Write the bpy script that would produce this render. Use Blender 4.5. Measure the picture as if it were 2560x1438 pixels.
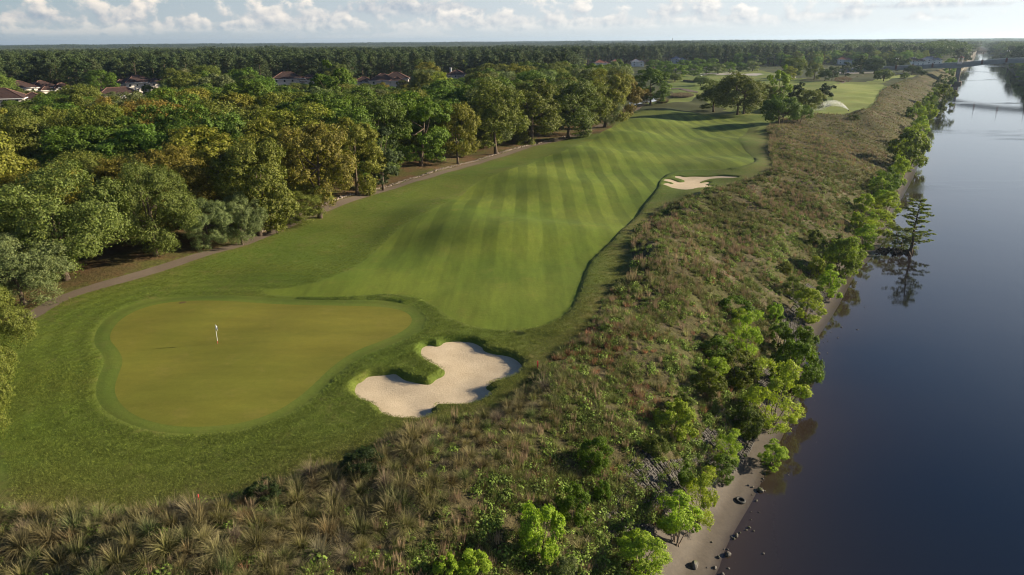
import bpy, bmesh, math, random
import numpy as np
from mathutils import Vector, Matrix
from mathutils.geometry import delaunay_2d_cdt

random.seed(7)
RNG = np.random.default_rng(11)
SC = bpy.context.scene
COL = SC.collection
for o in list(bpy.data.objects):
    bpy.data.objects.remove(o, do_unlink=True)

# ------------------------------------------------------------------ camera
HC = 29.0            # metres above the putting green
WATER = -8.5         # river level
FPX = 1850.0         # focal length in pixels of the 2560 px wide photograph
PITCH = math.atan((719 - 103) / FPX)
ROLL = math.radians(0.40)
cam_d = bpy.data.cameras.new('camera')
cam_d.sensor_fit = 'HORIZONTAL'
cam_d.sensor_width = 36.0
cam_d.lens = 36.0 * FPX / 2560.0
cam_d.clip_start = 0.5
cam_d.clip_end = 60000
cam = bpy.data.objects.new('camera', cam_d)
COL.objects.link(cam)
fw = np.array([0, math.cos(PITCH), -math.sin(PITCH)])
r0 = np.array([1.0, 0, 0])
u0 = np.array([0, math.sin(PITCH), math.cos(PITCH)])
rt = math.cos(ROLL) * r0 - math.sin(ROLL) * u0
up = math.sin(ROLL) * r0 + math.cos(ROLL) * u0
CP = np.array([0, 0, HC])
cam.matrix_world = Matrix(((rt[0], up[0], -fw[0], CP[0]), (rt[1], up[1], -fw[1], CP[1]),
                           (rt[2], up[2], -fw[2], CP[2]), (0, 0, 0, 1)))
SC.camera = cam

# ------------------------------------------------------------------ sun, sky, exposure
SUN_AZ = math.radians(78)      # clockwise from the view direction (+Y)
SUN_EL = math.radians(18.5)
sun_d = bpy.data.lights.new('sun', 'SUN')
sun_d.energy = 5.0
sun_d.angle = math.radians(0.5)
sun_d.color = (1.0, 0.87, 0.66)
sun = bpy.data.objects.new('sun', sun_d)
COL.objects.link(sun)
sd = Vector((math.sin(SUN_AZ) * math.cos(SUN_EL), math.cos(SUN_AZ) * math.cos(SUN_EL), math.sin(SUN_EL)))
sun.rotation_euler = (-sd).to_track_quat('-Z', 'Y').to_euler()

SC.view_settings.view_transform = 'Standard'
SC.view_settings.look = 'None'
SC.view_settings.exposure = 1.25
SC.view_settings.gamma = 1.0
SC.view_settings.use_curve_mapping = False
SC.render.engine = 'CYCLES'
SC.cycles.use_denoising = True
try:
    SC.cycles.denoiser = 'OPENIMAGEDENOISE'
    SC.cycles.denoising_prefilter = 'ACCURATE'
except Exception:
    pass
SC.cycles.filter_width = 1.15
SC.cycles.max_bounces = 6
SC.cycles.diffuse_bounces = 2
SC.cycles.glossy_bounces = 2
SC.cycles.transmission_bounces = 3
SC.cycles.transparent_max_bounces = 6
SC.cycles.volume_bounces = 0
SC.cycles.sample_clamp_indirect = 4.0


def pdir(px, py):
    d = fw * FPX + rt * (px - 1280) - up * (py - 719)
    return d / np.linalg.norm(d)


def az_el(px, py):
    d = pdir(px, py)
    return math.atan2(d[0], d[1]), d[2] / math.hypot(d[0], d[1])


class NT:
    """small helper for node trees"""
    def __init__(s, tree):
        s.t = tree
        s.n = tree.nodes
        s.l = tree.links

    def new(s, typ, **kw):
        nd = s.n.new(typ)
        for k, v in kw.items():
            setattr(nd, k, v)
        return nd

    def put(s, sock, v):
        if v is None:
            return
        if isinstance(v, bpy.types.NodeSocket):
            s.l.new(v, sock)
        else:
            if hasattr(sock.default_value, '__len__') and not isinstance(v, (int, float)):
                v = tuple(v)
                if len(sock.default_value) == 4 and len(v) == 3:
                    v = v + (1.0,)
            sock.default_value = v

    def m(s, op, a, b=None, c=None, clamp=False):
        nd = s.new('ShaderNodeMath', operation=op)
        nd.use_clamp = clamp
        for i, v in enumerate((a, b, c)):
            s.put(nd.inputs[i], v)
        return nd.outputs[0]

    def mr(s, v, a, b, c=0.0, d=1.0, smooth=False):
        nd = s.new('ShaderNodeMapRange')
        nd.interpolation_type = 'SMOOTHSTEP' if smooth else 'LINEAR'
        for i, q in enumerate((v, a, b, c, d)):
            s.put(nd.inputs[i], q)
        return nd.outputs[0]

    def mix(s, f, a, b, blend='MIX'):
        nd = s.new('ShaderNodeMix', data_type='RGBA', blend_type=blend)
        s.put(nd.inputs[0], f)
        s.put(nd.inputs[6], a)
        s.put(nd.inputs[7], b)
        return nd.outputs[2]

    def noise(s, vec, scale, detail=2.0, rough=0.5, dim='3D', dist=0.0):
        nd = s.new('ShaderNodeTexNoise', noise_dimensions=dim)
        s.put(nd.inputs['Vector'], vec)
        nd.inputs['Scale'].default_value = scale
        nd.inputs['Detail'].default_value = detail
        nd.inputs['Roughness'].default_value = rough
        nd.inputs['Distortion'].default_value = dist
        return nd.outputs[0]

    def xyz(s, x, y, z):
        nd = s.new('ShaderNodeCombineXYZ')
        for i, v in enumerate((x, y, z)):
            s.put(nd.inputs[i], v)
        return nd.outputs[0]

    def sep(s, v):
        nd = s.new('ShaderNodeSeparateXYZ')
        s.put(nd.inputs[0], v)
        return nd.outputs[0], nd.outputs[1], nd.outputs[2]

    def scale(s, v, sx, sy, sz):
        nd = s.new('ShaderNodeVectorMath', operation='MULTIPLY')
        s.put(nd.inputs[0], v)
        nd.inputs[1].default_value = (sx, sy, sz)
        return nd.outputs[0]


SKY_STRENGTH = 0.05


def build_world():
    w = bpy.data.worlds.new('World')
    SC.world = w
    w.use_nodes = True
    N = NT(w.node_tree)
    N.n.clear()
    out = N.new('ShaderNodeOutputWorld')
    bg = N.new('ShaderNodeBackground')
    bg.inputs[1].default_value = SKY_STRENGTH
    N.l.new(bg.outputs[0], out.inputs[0])
    sky = N.new('ShaderNodeTexSky', sky_type='NISHITA')
    sky.sun_disc = False
    sky.sun_elevation = SUN_EL
    sky.sun_rotation = SUN_AZ
    sky.altitude = 30
    sky.air_density = 1.0
    sky.dust_density = 0.3
    sky.ozone_density = 1.4
    tc = N.new('ShaderNodeTexCoord').outputs['Generated']
    x, y, z = N.sep(tc)
    u = N.m('ARCTAN2', x, y)
    hyp = N.m('SQRT', N.m('ADD', N.m('MULTIPLY', x, x), N.m('MULTIPLY', y, y)))
    v = N.m('DIVIDE', z, N.m('MAXIMUM', hyp, 0.02))
    # two samples of the same puffy noise, the second a little towards the sun
    S = 38.0
    n1 = N.noise(N.xyz(N.m('MULTIPLY', u, S), N.m('MULTIPLY', v, S * 1.25), 3.1), 1.0, 4.5, 0.53, dist=0.15)
    n2 = N.noise(N.xyz(N.m('MULTIPLY', N.m('ADD', u, 0.0045), S), N.m('MULTIPLY', N.m('ADD', v, 0.004), S * 1.25), 3.1), 1.0, 4.5, 0.53, dist=0.15)
    edge = N.m('MULTIPLY', N.m('SUBTRACT', n1, n2), 2.2)
    n1c = N.m('SUBTRACT', n1, 0.5)
    # cumulus seen along the horizon: centre, base, half width, height (pixels of the photograph, turned into angles), darkness
    clouds = [(60, 42, 140, 44, .0), (300, 52, 190, 60, .0), (430, 62, 120, 34, .0), (700, 58, 165, 74, .0), (640, 70, 330, 24, .35),
              (880, 68, 110, 34, .1), (1040, 24, 230, 46, .55), (1110, 66, 170, 34, .2), (1250, 62, 90, 46, .1), (1390, 58, 150, 60, .05),
              (1540, 58, 130, 34, .15), (1720, 30, 130, 46, .1), (1760, 52, 210, 40, .15), (1900, 52, 80, 32, .1), (2050, 40, 130, 46, .15),
              (2300, 14, 200, 16, .6), (2330, 44, 90, 18, .4), (190, 84, 180, 16, .1), (980, 92, 300, 14, .1),
              (-250, 60, 200, 60, .1), (-620, 50, 230, 60, .1), (2850, 40, 230, 50, .3), (3300, 60, 260, 60, .3), (-1200, 55, 300, 60, .2),
              (500, -30, 260, 40, .2), (1500, -40, 330, 44, .3), (2150, -60, 260, 36, .3), (-100, -50, 280, 46, .2), (1000, -95, 400, 50, .3), (1800, -130, 330, 50, .3)]
    acc_d = None
    acc_c = None
    for cx, by, hw, hh, dark in clouds:
        uc, b = az_el(cx, by)
        w_ = hw / FPX * 0.95
        h = hh * 1.3 / FPX
        q = N.m('DIVIDE', N.m('SUBTRACT', v, b), h)
        p = N.m('DIVIDE', N.m('SUBTRACT', u, uc), w_)
        prof = N.m('SUBTRACT', 1.0, N.m('MULTIPLY', p, p))
        a = N.m('SUBTRACT', N.m('ADD', N.m('MULTIPLY', prof, 0.80), N.m('MULTIPLY', n1c, 3.2)), N.m('MAXIMUM', q, 0.0))
        d = N.m('MULTIPLY', N.mr(a, 0.04, 0.62, 0, 1, True), N.mr(q, -0.42, 0.06, 0, 1, True))
        lum = N.m('ADD', N.m('MULTIPLY', N.mr(q, -0.15, 0.75, 0, 1, True), 0.55 - 0.45 * dark), N.m('ADD', edge, 0.32 - 0.25 * dark), clamp=True)
        if acc_d is None:
            acc_d, acc_c = d, N.m('MULTIPLY', lum, d)
        else:
            keep = N.m('SUBTRACT', 1.0, d)
            acc_d = N.m('ADD', N.m('MULTIPLY', acc_d, keep), d)
            acc_c = N.m('ADD', N.m('MULTIPLY', acc_c, keep), N.m('MULTIPLY', lum, d))
    # a thin broken layer higher up, all the way round
    hx = N.m('DIVIDE', x, N.m('MAXIMUM', z, 0.02))
    hy = N.m('DIVIDE', y, N.m('MAXIMUM', z, 0.02))
    hi = N.noise(N.xyz(hx, hy, 0.0), 0.55, 4.0, 0.55)
    hid = N.m('MULTIPLY', N.mr(hi, 0.56, 0.74, 0, 0.45, True), N.mr(v, 0.10, 0.25, 0, 1, True))
    acc_d = N.m('MULTIPLY', acc_d, N.mr(v, 0.006, 0.03, 0.15, 0.96, True))
    lumn = N.m('DIVIDE', acc_c, N.m('MAXIMUM', acc_d, 0.001), clamp=True)
    # clouds nearer the sun are backlit and paler
    nearsun = N.mr(u, -0.6, 0.75, 0.0, 1.0)
    dark_c = N.mix(nearsun, CL_DARK[0], CL_DARK[1])
    lite_c = N.mix(nearsun, CL_LITE[0], CL_LITE[1])
    cc = N.mix(lumn, dark_c, lite_c)
    # the pale band of thick air that lies along the horizon
    base = N.mix(1.0, sky.outputs[0], (.52, .68, .92), 'MULTIPLY')
    veil = N.mix(nearsun, VEIL[0], VEIL[1])
    vf = N.m('MULTIPLY', N.m('SUBTRACT', 1.0, N.mr(v, 0.0, N.mr(nearsun, 0, 1, .13, .62), 0, 1, True)), 0.80)
    base = N.mix(vf, base, veil)
    c = N.mix(acc_d, base, cc)
    c = N.mix(hid, c, (6.0, 6.0, 6.0))
    N.l.new(c, bg.inputs[0])


CL_DARK = ((2.8, 3.4, 4.1), (5.8, 6.2, 6.7))
CL_LITE = ((8.2, 7.4, 6.5), (9.6, 9.4, 9.0))
VEIL = ((3.7, 4.3, 4.9), (9.0, 9.3, 9.6))
build_world()

# ------------------------------------------------------------------ shapes of the ground
def sstep(a, b, x):
    t = np.clip((x - a) / (b - a), 0, 1)
    return t * t * (3 - 2 * t)


def zU(x, y):
    """the gentle roll of the mown ground"""
    x = np.asarray(x, float)
    y = np.asarray(y, float)
    d = np.hypot(x, y)
    w = sstep(84, 112, y + 0.25 * np.abs(x)) * (1 - sstep(650, 900, d))
    a = 0.85 * np.sin(x / 8.5 + y / 26 + 0.7) * np.sin(y / 11.5 - x / 40 + 0.4)
    b = 0.36 * np.sin(x / 5.2 - y / 17 + 2.0) * np.cos(y / 8.0 + x / 22)
    c = 0.10 * np.sin(x / 2.3 + y / 6.1) * np.sin(y / 3.7 - x / 5.3 + 1.0)
    near = 0.13 * np.sin(x / 3.6 + y / 9.0) * np.sin(y / 4.1 - x / 8.0) * (1 - w)
    ridge = 1.4 * np.exp(-((y - 113) / 9) ** 2 - ((x - 2) / 16) ** 2)
    return w * (a + b + c) + near * sstep(20, 60, d) * (1 - sstep(420, 600, d)) + ridge


def unproj(px, py, zf):
    d = pdir(px, py)
    z = 0.0
    for _ in range(30):
        t = (z - HC) / d[2]
        p = CP + d * t
        z = 0.5 * z + 0.5 * float(zf(p[0], p[1]))
    return p


def at_z(px, py, z=0.0):
    d = pdir(px, py)
    t = (z - HC) / d[2]
    return CP + d * t


def P(px, py):
    p = unproj(px, py, zU)
    return (float(p[0]), float(p[1]))


def project(x, y, z):
    v = np.array([x, y, z]) - CP
    w = v @ fw
    return 1280 + FPX * (v @ rt) / w, 719 - FPX * (v @ up) / w


def z_on(py, x, y):
    """height at which the point above (x, y) falls on picture row py"""
    lo, hi = -30.0, 120.0
    for _ in range(50):
        mid = (lo + hi) / 2
        if project(x, y, mid)[1] > py:
            lo = mid
        else:
            hi = mid
    return lo


def resample(pts, step, closed=True):
    pts = np.asarray(pts, float)
    if closed:
        pts = np.vstack([pts, pts[:1]])
    out = []
    for a, b in zip(pts[:-1], pts[1:]):
        n = max(1, int(round(np.hypot(*(b - a)) / step)))
        for k in range(n):
            out.append(a + (b - a) * k / n)
    if not closed:
        out.append(pts[-1])
    return np.array(out)


def smooth_closed(pts, n=3):
    """Chaikin corner cutting"""
    p = np.asarray(pts, float)
    for _ in range(n):
        q = np.roll(p, -1, axis=0)
        p = np.stack([0.75 * p + 0.25 * q, 0.25 * p + 0.75 * q], 1).reshape(-1, 2)
    return p


def smooth_open(pts, n=2):
    p = np.asarray(pts, float)
    for _ in range(n):
        q = np.stack([0.75 * p[:-1] + 0.25 * p[1:], 0.25 * p[:-1] + 0.75 * p[1:]], 1).reshape(-1, 2)
        p = np.vstack([p[:1], q, p[-1:]])
    return p


def line_dist(x, y, pts, closed=False):
    pts = np.asarray(pts, float)
    if closed:
        pts = np.vstack([pts, pts[:1]])
    x = np.atleast_1d(np.asarray(x, float))
    y = np.atleast_1d(np.asarray(y, float))
    best = np.full(x.shape, 1e18)
    for (ax, ay), (bx, by) in zip(pts[:-1], pts[1:]):
        dx, dy = bx - ax, by - ay
        L = dx * dx + dy * dy + 1e-12
        t = np.clip(((x - ax) * dx + (y - ay) * dy) / L, 0, 1)
        best = np.minimum(best, (x - ax - t * dx) ** 2 + (y - ay - t * dy) ** 2)
    return np.sqrt(best)


def inside(x, y, poly):
    x = np.atleast_1d(np.asarray(x, float))
    y = np.atleast_1d(np.asarray(y, float))
    r = np.zeros(x.shape, bool)
    p = np.asarray(poly, float)
    for (ax, ay), (bx, by) in zip(p, np.roll(p, -1, axis=0)):
        c = (ay > y) != (by > y)
        with np.errstate(divide='ignore', invalid='ignore'):
            xi = (bx - ax) * (y - ay) / (by - ay) + ax
        r ^= c & (x < xi)
    return r


def W(px, py):
    p = at_z(px, py, WATER)
    return (float(p[0]), float(p[1]))


# --- waterline of the near bank, from beside the camera up to the far bend
shore_px = [(1792, 1438), (1815, 1365), (1850, 1305), (1880, 1255), (1905, 1203), (1937, 1130), (1975, 1055), (2003, 985), (2012, 905),
            (2040, 850), (2076, 798), (2102, 755), (2135, 690), (2190, 632), (2225, 580), (2240, 520), (2270, 470), (2290, 430), (2306, 385),
            (2300, 350), (2312, 312), (2338, 270), (2366, 238), (2380, 212), (2394, 190), (2412, 170), (2428, 150), (2438, 138), (2442, 128), (2444, 121)]
shore = [W(*p) for p in shore_px]
s0 = np.array(shore[0])
sdir = np.array([-math.sin(math.radians(33)), -math.cos(math.radians(33))])
shore = [tuple(s0 + sdir * 130), tuple(s0 + sdir * 60), tuple(s0 + sdir * 25)] + shore
shore = smooth_open(shore, 1)
far_az = math.radians(32.0)
far_end = shore[-1] + np.array([math.sin(far_az), math.cos(far_az)]) * 9000
# far bank of the river: parallel to the near one, then the traced stretch by the docks
rb_px = [(2552, 212), (2538, 190), (2520, 172), (2500, 158), (2485, 146), (2474, 134), (2466, 124), (2461, 119)]
rb = [W(*p) for p in rb_px]
rdir = np.array([-math.sin(math.radians(30)), -math.cos(math.radians(30))])
r1 = np.array(rb[0])
rbank = [tuple(r1 + rdir * 900), tuple(r1 + rdir * 300)] + rb
rbank = smooth_open(rbank, 1)
rfar = rbank[-1] + np.array([math.sin(far_az + .002), math.cos(far_az + .002)]) * 9000
river_poly = np.vstack([shore, [far_end], [rfar], rbank[::-1]])

# --- the crest of the bank: where the mown grass stops and the rough growth starts
crest_px = [(-500, 1290), (-150, 1275), (0, 1272), (150, 1276), (300, 1274), (420, 1268), (500, 1258), (560, 1246), (630, 1226), (700, 1206), (770, 1186),
            (850, 1162), (910, 1138), (960, 1112), (1005, 1082), (1050, 1062), (1110, 1052), (1160, 1048), (1225, 1030), (1285, 1000), (1328, 962), (1360, 922),
            (1390, 885), (1430, 862), (1465, 825), (1485, 800), (1500, 765), (1530, 730), (1565, 705), (1590, 670), (1580, 640), (1577, 612),
            (1592, 580), (1620, 550), (1655, 527), (1700, 505), (1750, 488), (1820, 470), (1880, 452), (1930, 430), (1932, 405), (1918, 375), (1925, 345),
            (1912, 322), (1935, 306), (1985, 296), (2035, 284), (2090, 290), (2140, 284), (2178, 272), (2190, 255), (2200, 232), (2218, 217), (2245, 206),
            (2282, 195), (2310, 186), (2340, 176), (2375, 165), (2405, 154), (2428, 141), (2438, 131), (2443, 122)]
crest = np.array([P(*p) for p in crest_px])
crest = np.vstack([[(-90, -60)], crest])
crest = smooth_open(crest, 1)
bank_poly = np.vstack([crest, shore[::-1]])

sand1_px = [(885, 966), (892, 950), (905, 945), (917, 933), (935, 930), (952, 929), (970, 927), (987, 924), (998, 931), (1010, 940), (1025, 944), (1040, 947),
            (1065, 952), (1078, 950), (1090, 938), (1108, 931), (1113, 922), (1108, 913), (1090, 905), (1065, 892), (1052, 880), (1052, 864), (1062, 857), (1075, 854),
            (1088, 858), (1100, 856), (1110, 847), (1130, 845), (1152, 845), (1177, 847), (1192, 852), (1205, 859), (1209, 868), (1222, 873), (1240, 877), (1260, 879), (1280, 884),
            (1297, 895), (1306, 906), (1300, 919), (1284, 932), (1262, 941), (1237, 948), (1218, 953), (1213, 961), (1232, 971), (1222, 981), (1195, 996),
            (1165, 1005), (1115, 1004), (1092, 1004), (1080, 1009), (1077, 1017), (1084, 1026), (1066, 1033), (1050, 1040), (1015, 1039), (985, 1036), (962, 1027), (948, 1015), (944, 1004),
            (925, 997), (905, 990), (890, 978)]
sand2_px = [(1655, 462), (1668, 458), (1680, 461), (1686, 458), (1672, 456), (1658, 453), (1662, 449), (1675, 449), (1686, 452), (1697, 455), (1710, 454), (1713, 450), (1703, 447),
            (1690, 445), (1686, 441), (1697, 440), (1712, 442), (1730, 440), (1767, 441), (1800, 438), (1830, 440), (1850, 441), (1830, 444), (1795, 444), (1772, 446),
            (1752, 452), (1748, 457), (1768, 453), (1776, 455), (1760, 461), (1785, 463), (1768, 467), (1740, 469), (1720, 474), (1700, 472), (1680, 470), (1674, 467)]
sand1 = smooth_closed([P(*p) for p in sand1_px], 1)
sand2 = smooth_closed([P(*p) for p in sand2_px], 1)

green_px = [(271, 848), (284, 815), (320, 785), (380, 762), (450, 752), (560, 752), (700, 761), (850, 765), (950, 766), (1000, 774), (1027, 788), (1031, 806), (1010, 827),
            (960, 851), (905, 870), (862, 893), (820, 925), (780, 965), (740, 999), (690, 1030), (620, 1055), (540, 1066), (450, 1068), (380, 1056), (330, 1036), (296, 1005),
            (284, 972), (298, 932), (309, 902), (296, 874)]
collar_px = [(234, 862), (238, 828), (272, 788), (335, 757), (420, 741), (560, 738), (700, 747), (850, 752), (960, 749), (1030, 764), (1062, 789), (1064, 813), (1038, 836),
             (990, 858), (930, 880), (880, 906), (840, 941), (800, 981), (760, 1014), (700, 1045), (630, 1070), (540, 1083), (440, 1085), (370, 1076), (308, 1055), (258, 1025),
             (236, 986), (245, 944), (264, 905), (252, 880)]
fair_px = [(655, 735), (720, 741), (800, 744), (900, 741), (980, 735), (1040, 742), (1085, 762), (1120, 790), (1150, 806), (1200, 820), (1270, 826), (1330, 824), (1400, 800), (1430, 770), (1449, 722), (1466, 662),
           (1500, 628), (1535, 597), (1565, 565), (1592, 538), (1610, 510), (1640, 477), (1648, 450), (1672, 432), (1730, 424), (1800, 424), (1860, 418), (1890, 405),
           (1880, 390), (1862, 378), (1840, 345), (1872, 326), (1880, 306), (1800, 292), (1700, 284), (1600, 292), (1555, 306), (1520, 322), (1490, 342), (1430, 372), (1350, 396), (1280, 424),
           (1190, 456), (1140, 497), (1075, 530), (1010, 563), (955, 610), (930, 638), (882, 675), (800, 706), (720, 720), (665, 726)]
green = smooth_closed([P(*p) for p in green_px], 2)
collar = smooth_closed([P(*p) for p in collar_px], 2)
fair = smooth_closed([P(*p) for p in fair_px], 1)
fair2_px = [(2036, 280), (2075, 262), (2085, 245), (2070, 225), (2076, 212), (2110, 209), (2160, 211), (2205, 210), (2212, 214), (2196, 228), (2186, 252), (2172, 268), (2135, 281), (2085, 287)]
fair2 = smooth_closed([P(*p) for p in fair2_px], 1)
fair3_px = [(1600, 262), (1690, 258), (1742, 246), (1745, 226), (1735, 210), (1745, 196), (1700, 197), (1672, 206), (1668, 222), (1684, 232), (1690, 243), (1660, 252)]
fair3 = smooth_closed([P(*p) for p in fair3_px], 1)
tee_px = [(2160, 204), (2190, 201), (2230, 189), (2296, 186), (2288, 192), (2240, 196), (2215, 205), (2180, 208)]
tee = smooth_closed([P(*p) for p in tee_px], 1)
lawn2_px = [(1655, 198), (1760, 178), (1905, 176), (1990, 196), (2030, 204), (2140, 206), (2212, 205), (2218, 215), (2196, 240), (2178, 274), (2090, 292), (2000, 296), (1920, 318), (1900, 340), (1880, 300), (1760, 250)]
pond_px = [(1572, 256), (1590, 251), (1625, 246), (1652, 246), (1644, 251), (1622, 256), (1598, 261), (1575, 262)]
pond = smooth_closed([P(*p) for p in pond_px], 1)

path_px = [(20, 815), (75, 792), (110, 770), (150, 746), (230, 719), (330, 693), (420, 665), (500, 638), (560, 622), (610, 609), (660, 589), (710, 567), (760, 546), (800, 528), (850, 508),
           (900, 492), (950, 478), (1010, 459), (1080, 440), (1140, 422), (1200, 405), (1250, 390), (1300, 375), (1350, 361), (1400, 349), (1450, 337)]
path_c = smooth_open([P(*p) for p in path_px], 2)
path2_px = [(1450, 337), (1490, 318), (1530, 302), (1560, 289), (1585, 277), (1597, 266), (1612, 261)]
path2_c = smooth_open([P(*p) for p in path2_px], 2)


def ribbon(c, w):
    c = resample(c, 1.6, closed=False)
    t = np.gradient(c, axis=0)
    t /= np.linalg.norm(t, axis=1)[:, None]
    nrm = np.stack([-t[:, 1], t[:, 0]], 1)
    return np.vstack([c + nrm * w / 2, (c - nrm * w / 2)[::-1]])


path_poly = ribbon(path_c, 2.15)
path2_poly = ribbon(path2_c, 2.8)
# floor of the wood: from the path's upper edge back to the houses
pl = resample(path_c, 3.0, closed=False)
wood_edge = []
_t = np.gradient(pl, axis=0)
_t /= np.linalg.norm(_t, axis=1)[:, None]
_n = np.stack([-_t[:, 1], _t[:, 0]], 1)
pl_off = pl + _n * 1.35
woodx = [P(1512, 332), P(1545, 300), P(1575, 280), P(1560, 264), P(1530, 245)]
wood_poly = np.vstack([pl_off, woodx, [(70, 480), (-40, 560), (-420, 560), (-420, 120), (-90, 60)]])

fl_s = np.vstack([shore])


def bank_t(x, y):
    ds = line_dist(x, y, shore)
    dc = line_dist(x, y, crest)
    return ds / (ds + dc + 1e-9), ds, dc


def ground_z(x, y, mask=False):
    x = np.atleast_1d(np.asarray(x, float))
    y = np.atleast_1d(np.asarray(y, float))
    z = zU(x, y)
    b = inside(x, y, bank_poly)
    if b.any():
        t, ds, dc = bank_t(x[b], y[b])
        s = np.clip((t - .10) / .90, 0, 1)
        f = .05 * np.clip(t / .10, 0, 1) + .95 * (s * (2 - s)) ** 1.08
        hump = 0.55 * np.sin(x[b] / 3.1 + y[b] / 7.7) * np.sin(y[b] / 4.3 - x[b] / 9.1) + 0.5 * np.sin(x[b] / 9.0 - y[b] / 13.0)
        hump *= sstep(.15, .35, t) * (1 - sstep(.86, 1.0, t))
        berm = 0.9 * np.exp(-((t - .88) / .09) ** 2) * sstep(80, 110, np.hypot(x[b], y[b]))
        z[b] = WATER + (zU(x[b], y[b]) * sstep(.6, 1, t) - WATER) * f + hump + berm
    r = inside(x, y, river_poly)
    if r.any():
        ds = np.minimum(line_dist(x[r], y[r], shore), line_dist(x[r], y[r], rbank))
        z[r] = WATER - np.minimum(2.0, 0.07 * ds)
    # land beyond the river is low
    far = (~r) & (~b)
    if far.any():
        xs, ys = x[far], y[far]
        right = xs > np.interp(ys, rbank[:, 1], rbank[:, 0]) - 2
        dr = line_dist(xs, ys, rbank)
        z[far] = np.where(right, WATER + np.minimum(6.0, 0.25 * dr), z[far])
    # taller grass stands a little proud of the close-mown edges
    e = ~b & ~r & (np.hypot(x, y) < 420)
    if e.any():
        xe, ye = x[e], y[e]
        out_f = ~inside(xe, ye, fair) & ~inside(xe, ye, collar)
        df = np.where(out_f, np.minimum(line_dist(xe, ye, fair, True), line_dist(xe, ye, collar, True) * 1.0), 0)
        z[e] += np.where(inside(xe - 5, ye + 2, fair) & (ye < 190), .24, .04) * sstep(0, .45, df) * (1 - sstep(1.2, 5.0, df))
    for sp, deep, lip in ((sand1, .44, .10), (sand2, .16, .04)):
        m = (np.abs(x - sp[:, 0].mean()) < 40) & (np.abs(y - sp[:, 1].mean()) < 40)
        if m.any():
            d = line_dist(x[m], y[m], sp, True)
            ins = inside(x[m], y[m], sp)
            sdist = np.where(ins, -d, d)
            prof = np.where(sdist > 0, -deep + (deep + lip) * sstep(0, .62 if deep > .4 else .5, sdist) - lip * sstep(.7, 3.0, sdist),
                            -deep - (.14 if deep > .4 else .03) * sstep(0, 3.0, -sdist))
            z[m] += prof
    return z


def gz(x, y):
    return float(ground_z(x, y)[0])


def on_ground(px, py):
    """where the sight line through a picture point meets the ground"""
    d = pdir(px, py)
    ts = np.concatenate([np.arange(25, 200, 1.5), np.geomspace(200, 2500, 160)])
    pts = CP[None] + d[None] * ts[:, None]
    h = pts[:, 2] - ground_z(pts[:, 0], pts[:, 1])
    k = np.argmax(h < 0)
    if not (h < 0).any():
        k = len(ts) - 1
    a, b = ts[max(k - 1, 0)], ts[k]
    tt = np.linspace(a, b, 26)
    q = CP[None] + d[None] * tt[:, None]
    gq = ground_z(q[:, 0], q[:, 1])
    j = int(np.argmax(q[:, 2] - gq < 1e-4)) if (q[:, 2] - gq < 1e-4).any() else 25
    return float(q[j, 0]), float(q[j, 1]), float(gq[j])


# ------------------------------------------------------------------ mesh helpers
def mesh_np(name, V, F, mat=None, smooth=False, attrs=None):
    """V (n,3), F (m,3) or (m,4) arrays, or a list of such face arrays"""
    me = bpy.data.meshes.new(name)
    V = np.asarray(V, np.float32)
    Fs = F if isinstance(F, list) else [F]
    Fs = [np.asarray(f, np.int32) for f in Fs if len(f)]
    me.vertices.add(len(V))
    me.vertices.foreach_set('co', V.ravel())
    nl = sum(f.size for f in Fs)
    npoly = sum(len(f) for f in Fs)
    me.loops.add(nl)
    me.loops.foreach_set('vertex_index', np.concatenate([f.ravel() for f in Fs]))
    me.polygons.add(npoly)
    st, off = [], 0
    for f in Fs:
        st.append(off + np.arange(len(f)) * f.shape[1])
        off += f.size
    me.polygons.foreach_set('loop_start', np.concatenate(st).astype(np.int32))
    if smooth:
        me.polygons.foreach_set('use_smooth', np.ones(npoly, bool))
    me.update(calc_edges=True)
    for k, a in (attrs or {}).items():
        a = np.asarray(a, np.float32)
        typ = 'FLOAT' if a.ndim == 1 else 'FLOAT_VECTOR'
        at = me.attributes.new(k, typ, 'POINT')
        at.data.foreach_set('value' if a.ndim == 1 else 'vector', a.ravel())
    if mat:
        me.materials.append(mat)
    return me


def link(name, me, parent=None, loc=None):
    o = bpy.data.objects.new(name, me)
    COL.objects.link(o)
    if parent:
        o.parent = parent
    if loc is not None:
        o.location = loc
    return o


def tag(o, label=None, cat=None, group=None, kind=None):
    if label:
        o['label'] = label
    if cat:
        o['category'] = cat
    if group:
        o['group'] = group
    if kind:
        o['kind'] = kind
    return o


def thing(name, label, cat, loc=(0, 0, 0), rz=0.0, group=None):
    o = bpy.data.objects.new(name, None)
    COL.objects.link(o)
    o.location = loc
    o.rotation_euler = (0, 0, rz)
    return tag(o, label, cat, group)


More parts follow.
